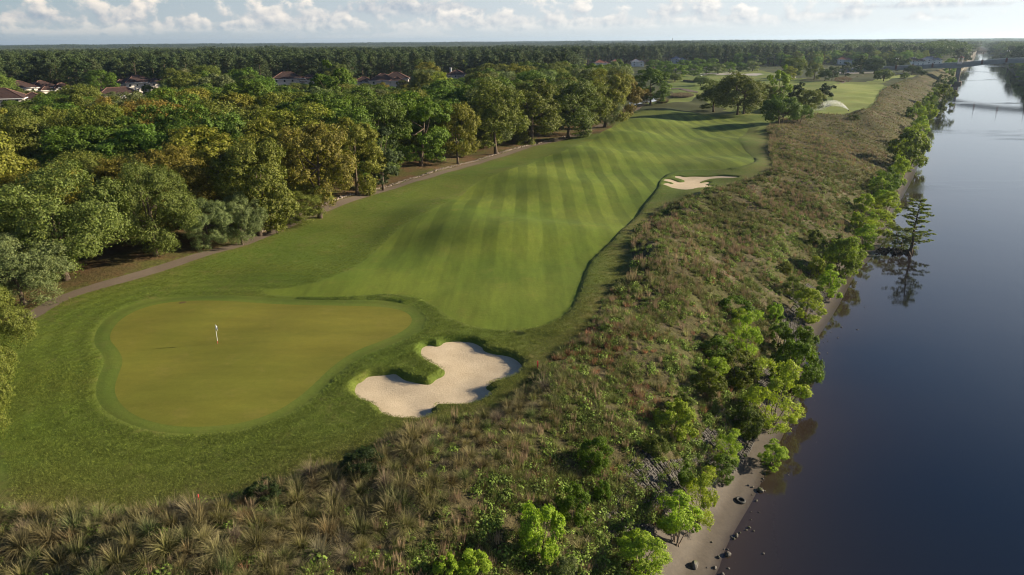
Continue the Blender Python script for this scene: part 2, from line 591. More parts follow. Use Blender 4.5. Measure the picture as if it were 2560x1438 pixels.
class MB:
    """collects boxes, tubes and sheets into one mesh"""
    def __init__(s):
        s.v, s.f = [], []
        s.n = 0

    def add(s, V, F):
        V = [tuple(map(float, q)) for q in V]
        s.v += V
        s.f += [tuple(i + s.n for i in f) for f in F]
        s.n += len(V)
        return s

    def box(s, c, size, rz=0.0, taper=1.0):
        x, y, z = [q / 2 for q in size]
        pts = [(-x, -y, -z), (x, -y, -z), (x, y, -z), (-x, y, -z), (-x * taper, -y * taper, z), (x * taper, -y * taper, z), (x * taper, y * taper, z), (-x * taper, y * taper, z)]
        ca, sa = math.cos(rz), math.sin(rz)
        pts = [(c[0] + a * ca - b * sa, c[1] + a * sa + b * ca, c[2] + d) for a, b, d in pts]
        return s.add(pts, [(3, 2, 1, 0), (4, 5, 6, 7), (0, 1, 5, 4), (1, 2, 6, 5), (2, 3, 7, 6), (3, 0, 4, 7)])

    def tube(s, path, radii, seg=6, cap=True):
        path = np.asarray(path, float)
        t = np.gradient(path, axis=0)
        base = s.n
        V, F = [], []
        for p, d, r in zip(path, t, radii):
            d = d / (np.linalg.norm(d) + 1e-9)
            a = np.cross(d, (0.31, 0.95, 0.05) if abs(d[2]) > .8 else (0, 0, 1))
            a /= np.linalg.norm(a) + 1e-9
            b = np.cross(d, a)
            for k in range(seg):
                q = 2 * math.pi * k / seg
                V.append(p + r * (a * math.cos(q) + b * math.sin(q)))
        for i in range(len(path) - 1):
            for k in range(seg):
                k2 = (k + 1) % seg
                F.append((i * seg + k, i * seg + k2, (i + 1) * seg + k2, (i + 1) * seg + k))
        if cap:
            F.append(tuple(range(seg))[::-1])
            F.append(tuple((len(path) - 1) * seg + k for k in range(seg)))
        return s.add(V, F)

    def mesh(s, name, mat, smooth=False):
        me = bpy.data.meshes.new(name)
        me.from_pydata(s.v, [], s.f)
        if smooth:
            me.polygons.foreach_set('use_smooth', np.ones(len(me.polygons), bool))
        me.update()
        me.materials.append(mat)
        return me

    def build(s, name, mat, parent=None, smooth=False, loc=None):
        return link(name, s.mesh(name, mat, smooth), parent, loc)

# ------------------------------------------------------------------ materials
def new_mat(name):
    m = bpy.data.materials.new(name)
    m.use_nodes = True
    N = NT(m.node_tree)
    N.n.clear()
    out = N.new('ShaderNodeOutputMaterial')
    return m, N, out


def pbsdf(N, out, col, rough=.8, spec=.3, bump=None, bumpd=.1, metal=0.0):
    b = N.new('ShaderNodeBsdfPrincipled')
    N.put(b.inputs['Base Color'], col)
    N.put(b.inputs['Roughness'], rough)
    N.put(b.inputs['Specular IOR Level'], spec)
    N.put(b.inputs['Metallic'], metal)
    if bump is not None:
        bn = N.new('ShaderNodeBump')
        bn.inputs['Distance'].default_value = bumpd
        bn.inputs['Strength'].default_value = 1.0
        N.put(bn.inputs['Height'], bump)
        N.l.new(bn.outputs[0], b.inputs['Normal'])
    N.l.new(b.outputs[0], out.inputs['Surface'])
    return b


def mat_plain(name, col, rough=.7, spec=.3, var=.15, scale=1.5, metal=0.0):
    m, N, out = new_mat(name)
    pos = N.new('ShaderNodeNewGeometry').outputs['Position']
    n = N.noise(pos, scale, 4, .6)
    f = N.mr(n, .25, .75, 1 - var, 1 + var)
    c = N.mix(1.0, col, N.xyz(f, f, f), 'MULTIPLY')
    pbsdf(N, out, c, rough, spec, n, .02)
    return m


def pos_node(N):
    return N.new('ShaderNodeNewGeometry').outputs['Position']


def mul(N, c, f):
    return N.mix(1.0, c, N.xyz(f, f, f), 'MULTIPLY')


def mat_turf(name, a, b, dry, patch=.06, dry_amt=.5, grain=.35, bump=.06, stripes=None, streak=None, dry_attr=False, ring=False):
    """mown grass: two greens in drifts, dry patches, fine grain, small relief"""
    m, N, out = new_mat(name)
    p = pos_node(N)
    n1 = N.noise(p, patch, 4, .6)
    n2 = N.noise(p, patch * 5.3, 4, .65)
    n3 = N.noise(p, 1.3, 4, .7)
    n4 = N.noise(p, 5.0, 3, .7)
    c = N.mix(N.mr(n1, .38, .62, 0, 1, True), a, b)
    dm = N.m('MULTIPLY', N.mr(N.m('ADD', N.m('MULTIPLY', n2, .75), N.m('MULTIPLY', n3, .25)), .52, .68, 0, 1, True), dry_amt)
    c = N.mix(dm, c, dry)
    if dry_attr:
        da = N.new('ShaderNodeAttribute', attribute_name='dryness').outputs['Fac']
        k = N.m('MULTIPLY', da, N.mr(N.m('ADD', N.m('MULTIPLY', n2, .5), N.m('MULTIPLY', n3, .5)), .36, .60, .15, 1.0, True))
        c = N.mix(k, c, (.105, .082, .030))
    if dry_attr:
        bd = N.new('ShaderNodeAttribute', attribute_name='band').outputs['Fac']
        f = N.m('MULTIPLY', N.m('SINE', N.m('MULTIPLY', N.m('ADD', bd, N.m('MULTIPLY', n2, .8)), 2 * math.pi / 2.3)), N.mr(bd, 0, 13, .12, 0))
        c = mul(N, c, N.m('ADD', 1.0, f))
    if ring:
        rg = N.new('ShaderNodeAttribute', attribute_name='ring').outputs['Fac']
        f = N.m('SINE', N.m('MULTIPLY', N.m('ADD', rg, N.m('MULTIPLY', n2, .35)), 2 * math.pi / 1.9))
        c = mul(N, c, N.m('ADD', 1.0, N.m('MULTIPLY', f, .10)))
    if stripes:
        x, y, z = N.sep(p)
        wob = N.m('MULTIPLY', N.m('SUBTRACT', N.noise(p, .05, 2), .5), 1.0)
        s = N.m('SINE', N.m('MULTIPLY', N.m('ADD', N.m('ADD', x, N.m('MULTIPLY', y, stripes[1])), wob), 2 * math.pi / stripes[0]))
        s = N.mr(s, -.25, .25, -1, 1, True)
        amp = N.mr(N.noise(p, .035, 2), .35, .6, .35, 1.0)
        amp = N.m('MULTIPLY', amp, N.mr(y, 78, 140, .18, 1.0))
        f = N.m('ADD', 1.0, N.m('MULTIPLY', N.m('MULTIPLY', s, amp), stripes[2]))
        c = N.mix(1.0, c, N.xyz(f, N.m('ADD', N.m('MULTIPLY', f, .9), .1), f), 'MULTIPLY')
    if streak:
        st = N.noise(N.scale(p, *streak), 1.0, 4, .7)
        c = mul(N, c, N.mr(st, .3, .7, 1 - grain * .8, 1 + grain * .8))
    f = N.m('ADD', N.m('MULTIPLY', N.m('SUBTRACT', n3, .5), grain * 1.3), N.m('ADD', 1.0, N.m('MULTIPLY', N.m('SUBTRACT', n4, .5), grain * 1.6)))
    c = mul(N, c, f)
    h = N.m('ADD', N.m('MULTIPLY', n4, .6), N.m('MULTIPLY', N.noise(p, 2.1, 3, .6), 1.0))
    pbsdf(N, out, c, .85, .12, h, bump)
    return m


M = {}
M['lawn'] = mat_turf('rough_grass', (.072, .106, .014), (.098, .120, .019), (.128, .112, .034), .045, .6, .5, .07, dry_attr=True)
M['fair'] = mat_turf('fairway_grass', (.088, .126, .014), (.116, .146, .018), (.138, .138, .026), .045, .45, .20, .03, stripes=(4.5, -.022, .22), streak=(.8, .12, 1))
M['green'] = mat_turf('green_grass', (.146, .136, .020), (.128, .130, .018), (.162, .142, .030), .06, .55, .16, .01, streak=(.10, .35, 1))
M['collar'] = mat_turf('collar_grass', (.080, .112, .016), (.096, .120, .018), (.11, .110, .03), .12, .4, .26, .03, ring=True)
M['fair2'] = mat_turf('far_fairway_grass', (.155, .195, .040), (.215, .238, .058), (.25, .235, .085), .035, .5, .15, .03)
M['lawn2'] = mat_turf('far_rough_grass', (.105, .145, .026), (.150, .168, .038), (.20, .17, .06), .03, .5, .3, .12)


def mat_sand():
    m, N, out = new_mat('bunker_sand')
    p = pos_node(N)
    n1 = N.noise(p, .5, 3, .6)
    n2 = N.noise(p, 6, 3, .7)
    c = N.mix(N.mr(n1, .3, .7), (.42, .335, .225), (.50, .405, .28))
    c = mul(N, c, N.mr(n2, .3, .7, .90, 1.08))
    rake = N.noise(N.scale(p, 2.0, 9.0, 2.0), 1.0, 2, .6)
    pbsdf(N, out, c, .9, .1, N.m('ADD', N.m('MULTIPLY', rake, .5), n2), .03)
    return m


def mat_path():
    m, N, out = new_mat('path_paving')
    p = pos_node(N)
    c = N.mix(N.noise(p, .35, 4, .6), (.100, .075, .052), (.160, .125, .094))
    c = mul(N, c, N.mr(N.noise(p, 7, 3, .6), .3, .7, .86, 1.12))
    pbsdf(N, out, c, .85, .2, N.noise(p, 9, 2), .01)
    return m


def mat_litter():
    m, N, out = new_mat('leaf_litter')
    p = pos_node(N)
    n = N.noise(p, .16, 5, .65)
    n2 = N.noise(p, 2.6, 4, .7)
    c = N.mix(N.mr(n, .35, .65, 0, 1, True), (.115, .068, .034), (.078, .066, .024))
    c = N.mix(N.mr(N.noise(p, .09, 4, .6), .50, .62, 0, .8, True), c, (.075, .080, .020))
    c = mul(N, c, N.mr(n2, .25, .75, .5, 1.5))
    pbsdf(N, out, c, .95, .1, n2, .12)
    return m


def mat_bank():
    m, N, out = new_mat('bank_soil')
    p = pos_node(N)
    n = N.noise(p, .12, 5, .65)
    n2 = N.noise(p, 1.7, 4, .7)
    c = N.mix(N.mr(n, .36, .64, 0, 1, True), (.066, .054, .027), (.064, .066, .021))
    c = N.mix(N.mr(N.noise(p, .23, 4, .6), .54, .66, 0, .8, True), c, (.125, .100, .065))
    c = mul(N, c, N.mr(n2, .25, .75, .45, 1.5))
    pbsdf(N, out, c, .95, .1, n2, .22)
    return m


def mat_mud():
    m, N, out = new_mat('wet_mud')
    p = pos_node(N)
    x, y, z = N.sep(p)
    wet = N.mr(z, WATER - .05, WATER + .28, 1, 0, True)
    n = N.noise(p, .9, 4, .6)
    c = N.mix(N.mr(n, .3, .7), (.060, .047, .034), (.080, .063, .046))
    c = N.mix(wet, c, (.045, .034, .025))
    c = mul(N, c, N.mr(N.noise(p, 6, 3, .6), .3, .7, .86, 1.12))
    pbsdf(N, out, c, N.mr(wet, 0, 1, .8, .35), .35, n, .04)
    return m


def mat_land():
    m, N, out = new_mat('far_land')
    p = pos_node(N)
    c = N.mix(N.mr(N.noise(p, .012, 4, .6), .4, .6, 0, 1, True), (.035, .045, .014), (.058, .062, .022))
    pbsdf(N, out, c, .95, .1)
    return m


def mat_water():
    m, N, out = new_mat('river_water')
    p = pos_node(N)
    x, y, z = N.sep(p)
    # calm slicks and faint wind-ruffled lanes that follow the river
    lane = N.noise(N.scale(p, .009, .020, 1), 1.0, 4, .6)
    ruff = N.mr(lane, .56, .68, 0.0, 1, True)
    fine = N.noise(N.scale(p, 1.2, 3.0, 1), 1.0, 3, .6)
    swell = N.noise(p, .16, 2, .5)
    h = N.m('ADD', N.m('MULTIPLY', fine, N.m('ADD', .0025, N.m('MULTIPLY', ruff, .05))), N.m('MULTIPLY', swell, .012))
    shal = N.new('ShaderNodeAttribute', attribute_name='shallow').outputs['Fac']
    col = N.mix(shal, (.0030, .0062, .0125), (.040, .028, .020))
    b = pbsdf(N, out, col, N.m('ADD', .045, N.m('MULTIPLY', ruff, .10)), .5, h, 1.0)
    b.inputs['IOR'].default_value = 1.42
    return m


M['sand'] = mat_sand()
M['path'] = mat_path()
M['litter'] = mat_litter()
M['bank'] = mat_bank()
M['mud'] = mat_mud()
M['land'] = mat_land()
M['water'] = mat_water()
M['road'] = mat_plain('pale_concrete', (.34, .31, .28), .9, .2, .12, .4)


# ------------------------------------------------------------------ one triangulation, cut along every outline
beach_px_edge = [(1640, 1438), (1662, 1424), (1722, 1365), (1768, 1318), (1806, 1276), (1850, 1220), (1893, 1165), (1925, 1135)]
beach_in = [P2 for P2 in (W(*p) for p in beach_px_edge)]
# the mud strip: from the waterline up to the foot of the block mat, a few metres wide further on
mud_line = []
sh = resample(shore, 3.0, closed=False)
_t = np.gradient(sh, axis=0)
_t /= np.linalg.norm(_t, axis=1)[:, None]
_n = np.stack([-_t[:, 1], _t[:, 0]], 1)
_al = np.concatenate([[0], np.cumsum(np.hypot(*np.diff(sh, axis=0).T))])
_wid = 2.1 + 1.5 * np.sin(_al / 13.0 + .6) * np.sin(_al / 7.3) + 1.6 * np.exp(-((_al - 134) / 16) ** 2)
_wid = np.clip(_wid, .5, 6) * (1 - .6 * sstep(330, 500, _al))
mud_in = sh + _n * _wid[:, None]
mud_poly = np.vstack([sh, mud_in[::-1]])


def build_ground():
    pts = []
    # ring by ring away from the camera's foot
    r = 14.0
    k = 0
    while r < 22000:
        da = .0105 if r < 480 else (.022 if r < 1500 else .05)
        q = 1.0125 if r < 480 else (1.04 if r < 1500 else 1.12)
        az = np.arange(math.radians(-62), math.radians(64), da) + (da / 2 if k % 2 else 0)
        jr = r * (1 + RNG.uniform(-.15, .15, az.shape) * (q - 1))
        pts.append(np.stack([np.sin(az) * jr, np.cos(az) * jr], 1))
        r *= q
        k += 1
    pts = np.vstack(pts)
    outl = [(resample(green, .7), True), (resample(collar, .7), True), (resample(fair, 1.4), True), (resample(sand1, .4), True), (resample(sand2, .5), True),
            (resample(crest, 1.2, False), False), (resample(shore[:-1], 1.5, False), False), (path_poly, True), (path2_poly, True), (mud_in, False),
            (resample(fair2, 3), True), (resample(rbank, 9, False), False), (resample(fair3, 3), True), (resample(tee, 3), True), (resample(pond, 1.5), True), (resample(np.array(woodx), 3, False), False)]
    # lip points round the bunkers
    extra = []
    for sp, offs in ((resample(sand1, .4), (.28, .55, .85, 1.3, 2.2)), (resample(sand2, .5), (.3, .6, .9, 1.5))):
        t = np.roll(sp, -1, 0) - np.roll(sp, 1, 0)
        t /= np.linalg.norm(t, axis=1)[:, None] + 1e-9
        nn = np.stack([t[:, 1], -t[:, 0]], 1)
        if inside(*(sp[:1] + nn[:1] * .3).T, sp)[0]:
            nn = -nn
        for o_ in offs:
            e = sp + nn * o_
            keep = line_dist(e[:, 0], e[:, 1], sp, True) > o_ * .8
            extra.append(e[keep])
    for sp in (resample(fair, 1.0), resample(collar, .7)):
        t = np.roll(sp, -1, 0) - np.roll(sp, 1, 0)
        t /= np.linalg.norm(t, axis=1)[:, None] + 1e-9
        nn = np.stack([t[:, 1], -t[:, 0]], 1)
        side = inside(*(sp + nn * .2).T, sp)
        nn[side] = -nn[side]
        for o_ in (.45, 1.3):
            e = sp + nn * o_
            keep = line_dist(e[:, 0], e[:, 1], sp, True) > o_ * .8
            extra.append(e[keep])
    pts = np.vstack([pts] + extra)
    near = np.zeros(len(pts), bool)
    for o_, cl in outl[:10]:
        d = line_dist(pts[:, 0], pts[:, 1], o_, cl)
        near |= d < .22
    pts = pts[~near]
    verts = [tuple(p) for p in pts]
    edges = []
    for o_, cl in outl:
        b = len(verts)
        verts += [tuple(p) for p in o_]
        n = len(o_)
        edges += [(b + i, b + (i + 1) % n) for i in range(n if cl else n - 1)]
    res = delaunay_2d_cdt([Vector(v) for v in verts], edges, [], 0, 1e-4)
    V2 = np.array([(v[0], v[1]) for v in res[0]])
    F = np.array([f for f in res[2] if len(f) == 3], int)
    # counter-clockwise
    a, b, c = V2[F[:, 0]], V2[F[:, 1]], V2[F[:, 2]]
    area = (b[:, 0] - a[:, 0]) * (c[:, 1] - a[:, 1]) - (b[:, 1] - a[:, 1]) * (c[:, 0] - a[:, 0])
    F[area < 0] = F[area < 0][:, ::-1]
    F = F[np.abs(area) > 1e-7]
    Z = ground_z(V2[:, 0], V2[:, 1])
    V = np.column_stack([V2, Z])
    C = V2[F].mean(1)
    cx, cy = C[:, 0], C[:, 1]
    zone = np.full(len(F), 'lawn', dtype=object)
    dist = np.hypot(cx, cy)
    zone[(dist > 330)] = 'land'
    lawn2 = [P(*p) for p in lawn2_px]
    zone[inside(cx, cy, lawn2)] = 'lawn2'
    zone[inside(cx, cy, wood_poly)] = 'litter'
    for poly, z in ((bank_poly, 'bank'), (fair3, 'fair3'), (fair2, 'fair2'), (tee, 'tee'), (pond, 'pond'), (fair, 'fair'), (path_poly, 'path'), (path2_poly, 'path2'),
                    (collar, 'collar'), (green, 'green'), (sand1, 'sand1'), (sand2, 'sand2')):
        zone[inside(cx, cy, poly)] = z
    zone[inside(cx, cy, mud_poly)] = 'mud'
    zone[inside(cx, cy, river_poly)] = 'bed'
    names = dict(lawn=('lawn', 'lawn'), land=('land', 'land'), lawn2=('far_lawn', 'lawn2'), litter=('woodland_floor', 'litter'), bank=('bank_ground', 'bank'),
                 fair=('fairway', 'fair'), fair2=('far_fairway', 'fair2'), fair3=('far_fairway', 'lawn2'), tee=('tee_ground', 'fair2'), pond=('pond_water', 'water'),
                 path=('cart_path', 'path'), path2=('cart_path', 'path'), collar=('green_collar', 'collar'), green=('putting_green', 'green'),
                 sand1=('bunker_sand', 'sand'), sand2=('bunker_sand', 'sand'), mud=('mud_beach', 'mud'), bed=('river_bed', 'mud'))
    for z, (nm, mt) in names.items():
        f = F[zone == z]
        if not len(f):
            continue
        used, inv = np.unique(f, return_inverse=True)
        vv = V[used].copy()
        if z == 'pond':
            vv[:, 2] = -.25
        at = None
        if z == 'lawn':
            at = {'band': line_dist(vv[:, 0], vv[:, 1], collar, True), 'dryness': np.maximum(np.exp(-line_dist(vv[:, 0], vv[:, 1], crest) / 3.6), .8 * np.exp(-np.maximum(line_dist(vv[:, 0], vv[:, 1], path_c) - 1.2, 0) / 1.3))}
        if z == 'collar':
            at = {'ring': line_dist(vv[:, 0], vv[:, 1], green, True)}
        me = mesh_np(nm, vv, inv.reshape(f.shape), M[mt], smooth=True, attrs=at)
        o = link(nm, me)
        o['kind'] = 'structure'
    return V, F, zone


build_ground()


def build_river():
    # one water sheet cut to the river's outline, finer along the near bank so that the shallows can be stained
    ins = sh + _n * 2.5
    outer = np.vstack([ins, [[far_end[0] - 3, far_end[1]]], [[rfar[0] + 3, rfar[1]]], (resample(rbank, 12, False) + np.array([.85, -.5]) * 3.0)[::-1]])
    pts = [outer]
    for off in (.6, 1.5, 2.8, 4.5, 7, 10, 14, 20, 32):
        q = sh[::2] - _n[::2] * off
        q = q[inside(q[:, 0], q[:, 1], outer) & (line_dist(q[:, 0], q[:, 1], sh) > off * .9)]
        pts.append(q)
    allp = np.vstack(pts)
    n = len(outer)
    res = delaunay_2d_cdt([Vector(q) for q in allp], [(i, (i + 1) % n) for i in range(n)], [], 0, 1e-4)
    V2 = np.array([(v[0], v[1]) for v in res[0]])
    F = np.array([f for f in res[2] if len(f) == 3], int)
    C = V2[F].mean(1)
    F = F[inside(C[:, 0], C[:, 1], outer)]
    a, b, c = V2[F[:, 0]], V2[F[:, 1]], V2[F[:, 2]]
    area = (b[:, 0] - a[:, 0]) * (c[:, 1] - a[:, 1]) - (b[:, 1] - a[:, 1]) * (c[:, 0] - a[:, 0])
    F[area < 0] = F[area < 0][:, ::-1]
    d = line_dist(V2[:, 0], V2[:, 1], sh)
    far_side = line_dist(V2[:, 0], V2[:, 1], rbank)
    shal = np.exp(-d / (5.0 + 2.5 * np.sin(V2[:, 1] / 6.0) * np.sin(V2[:, 1] / 17.0)))
    me = mesh_np('river_water', np.column_stack([V2, np.full(len(V2), WATER)]), F, M['water'], attrs={'shallow': shal})
    o = link('river_water', me)
    o['kind'] = 'structure'


build_river()

# ------------------------------------------------------------------ leaf and blade materials
def mat_leaf(name, trans=.28, vlo=.62, vhi=1.45, dead=None, use_tint=True, col=(.08, .1, .02)):
    m, N, out = new_mat(name)
    if use_tint:
        c = N.new('ShaderNodeAttribute', attribute_type='INSTANCER', attribute_name='tint').outputs['Color']
    else:
        c = col
    r = N.new('ShaderNodeNewGeometry').outputs['Random Per Island']
    c = mul(N, c, N.mr(r, 0, 1, vlo, vhi))
    r2 = N.m('FRACT', N.m('MULTIPLY', r, 37.7))
    warm = N.mix(1.0, c, (1.18, 1.0, .85), 'MULTIPLY')
    c = N.mix(N.m('MULTIPLY', N.mr(r2, .55, 1, 0, 1), .7), c, warm)
    d = N.new('ShaderNodeBsdfPrincipled')
    N.put(d.inputs['Base Color'], c)
    d.inputs['Roughness'].default_value = .6
    d.inputs['Specular IOR Level'].default_value = .18
    t = N.new('ShaderNodeBsdfTranslucent')
    N.put(t.inputs['Color'], N.mix(1.0, c, (1.2, 1.4, .55), 'MULTIPLY'))
    mx = N.new('ShaderNodeMixShader')
    mx.inputs[0].default_value = trans
    N.l.new(d.outputs[0], mx.inputs[1])
    N.l.new(t.outputs[0], mx.inputs[2])
    N.l.new(mx.outputs[0], out.inputs['Surface'])
    return m


def mat_blade(name, tip, trans=.25, vlo=.65, vhi=1.4):
    m, N, out = new_mat(name)
    c = N.new('ShaderNodeAttribute', attribute_type='INSTANCER', attribute_name='tint').outputs['Color']
    f = N.new('ShaderNodeAttribute', attribute_name='along').outputs['Fac']
    c = N.mix(N.mr(f, .35, 1.0, 0, .85), c, tip)
    r = N.new('ShaderNodeNewGeometry').outputs['Random Per Island']
    c = mul(N, c, N.mr(r, 0, 1, vlo, vhi))
    d = N.new('ShaderNodeBsdfPrincipled')
    N.put(d.inputs['Base Color'], c)
    d.inputs['Roughness'].default_value = .7
    d.inputs['Specular IOR Level'].default_value = .15
    t = N.new('ShaderNodeBsdfTranslucent')
    N.put(t.inputs['Color'], c)
    mx = N.new('ShaderNodeMixShader')
    mx.inputs[0].default_value = trans
    N.l.new(d.outputs[0], mx.inputs[1])
    N.l.new(t.outputs[0], mx.inputs[2])
    N.l.new(mx.outputs[0], out.inputs['Surface'])
    return m


M['leaf'] = mat_leaf('leaves', .24, .58, 1.6)
M['needle'] = mat_leaf('pine_needles', .12, .55, 1.5)
M['shrub'] = mat_leaf('shrub_leaves', .38, .6, 1.55)
M['blade'] = mat_blade('grass_blades', (.27, .225, .115))
M['herb'] = mat_blade('green_grass_blades', (.14, .15, .05))
M['stalk'] = mat_blade('dry_stalks', (.30, .19, .125))
M['bark'] = mat_plain('bark', (.10, .075, .055), .9, .1, .4, 3.0)
M['bark_pale'] = mat_plain('pale_bark', (.22, .17, .13), .9, .1, .3, 3.0)

TINT = dict(olive=(.116, .132, .023), green=(.086, .132, .019), bright=(.088, .140, .015), gold=(.148, .146, .021), orange=(.160, .122, .026),
            grey=(.130, .155, .060), dark=(.036, .056, .017), lime=(.230, .310, .034), yellow=(.235, .275, .034), pine=(.043, .062, .020), moss=(.092, .114, .025))
WORD = dict(olive='olive', green='mid green', bright='bright green', gold='golden green', orange='rusty orange', grey='grey green', dark='dark green',
            lime='lime green', yellow='yellow green', pine='dark green', moss='dull moss green')


def unit(v):
    return v / (np.linalg.norm(v, axis=-1, keepdims=True) + 1e-9)


def leaf_quads(P_, Nrm, size, ratio=.58, rng=RNG):
    n = len(P_)
    a = unit(np.cross(Nrm, rng.normal(size=(n, 3))))
    b = np.cross(Nrm, a)
    s = np.asarray(size)[:, None] if np.ndim(size) else size
    V = np.stack([P_ + a * s, P_ + b * s * ratio, P_ - a * s, P_ - b * s * ratio], 1).reshape(-1, 3)
    F = np.arange(4 * n).reshape(n, 4)
    return V, F


def puffs_to_leaves(C, R, O, per, size, rng, flat=.8, up_bias=.15, shell=(.30, 1.22)):
    """C centres, R radii, O outward directions; per leaves on each"""
    m = len(C)
    c = np.repeat(C, per, 0)
    r = np.repeat(R, per)
    o = np.repeat(O, per, 0)
    d = unit(rng.normal(size=(m * per, 3)) + o * .55 + np.array([0, 0, up_bias]))
    p = c + d * np.array([1, 1, flat]) * (r * rng.uniform(shell[0], shell[1], m * per))[:, None]
    nr = unit(d * .75 + o * .35 + rng.normal(size=d.shape) * .42 + np.array([0, 0, .15]))
    return leaf_quads(p, nr, size * rng.uniform(.6, 1.35, m * per), rng=rng)


def sphere_dirs(n, rng, zmin=-.4, jit=.25):
    k = np.arange(n) + .5
    z = 1 - (1 - zmin) * k / n
    ph = k * 2.399963 + rng.uniform(0, 6.28)
    d = np.stack([np.sqrt(1 - z * z) * np.cos(ph), np.sqrt(1 - z * z) * np.sin(ph), z], 1)
    return unit(d + rng.normal(size=d.shape) * jit)


def lobed_crown(seed, H, R, bottom, nlobe, npuff, per, leaf, lob=.40, reach=.64, ragged=.16, zmin=-.45, taper=0.0):
    rng = np.random.default_rng(seed)
    zc = (H + bottom) / 2
    hz = (H - bottom) / 2
    D = sphere_dirs(nlobe, rng, zmin)
    C, Rr, O, tips = [], [], [], []
    for d in D:
        s = reach * (1 + rng.normal() * ragged)
        rad = (1 - taper * max(d[2], -.3))
        lc = np.array([d[0] * R * s * rad, d[1] * R * s * rad, zc + d[2] * hz * s * (1.32 if d[2] < 0 else 1.0)])
        lr = R * lob * rng.uniform(.72, 1.2) * (1 - .45 * taper * max(d[2], 0))
        tips.append(lc)
        pd = unit(sphere_dirs(npuff, rng, -.75, .35) + d * .35)
        for q in pd:
            C.append(lc + q * lr * rng.uniform(.55, .92) * np.array([1, 1, .82]))
            Rr.append(lr * rng.uniform(.22, .42))
            O.append(unit(q + d * .6))
    C, Rr, O = np.array(C), np.array(Rr), np.array(O)
    V, F = puffs_to_leaves(C, Rr, O, per, leaf, rng)
    return V, F, np.array(tips), zc


def trunk_mb(seed, H, bottom, tips, r, stems=1, nlimb=6):
    rng = np.random.default_rng(seed + 500)
    mb = MB()
    for s in range(stems):
        off = np.array([rng.normal() * r * 2.2, rng.normal() * r * 2.2, 0]) * (stems > 1)
        top = H * .62
        lean = rng.normal(size=2) * .25 * (1 + (stems > 1))
        zs = np.linspace(-.5, top, 6)
        path = np.array([[off[0] * (1 + z / H) + lean[0] * z / 5, off[1] * (1 + z / H) + lean[1] * z / 5, z] for z in zs])
        rad = [r * (1.35 if i == 0 else 1 - .14 * i) / (1 + .3 * (stems > 1)) for i in range(6)]
        mb.tube(path, rad, 7)
        for tp in tips[rng.permutation(len(tips))[:nlimb]]:
            k = rng.integers(2, 5)
            a = path[k]
            mid = (a + tp) / 2 + np.array([0, 0, -.06 * H + rng.normal() * .3])
            mb.tube([a, mid, tp], [r * .42, r * .28, r * .08], 5, cap=False)
    return mb


ARCH = {}


def arch(key, crown, trunk, H, R, mat='leaf', bark='bark', name='tree'):
    V, F = crown
    me = mesh_np(key + '_crown', V, F, M[mat])
    ARCH[key] = dict(crown=me, trunk=trunk.mesh(key + '_trunk', M[bark], True), H=H, R=R, name=name)


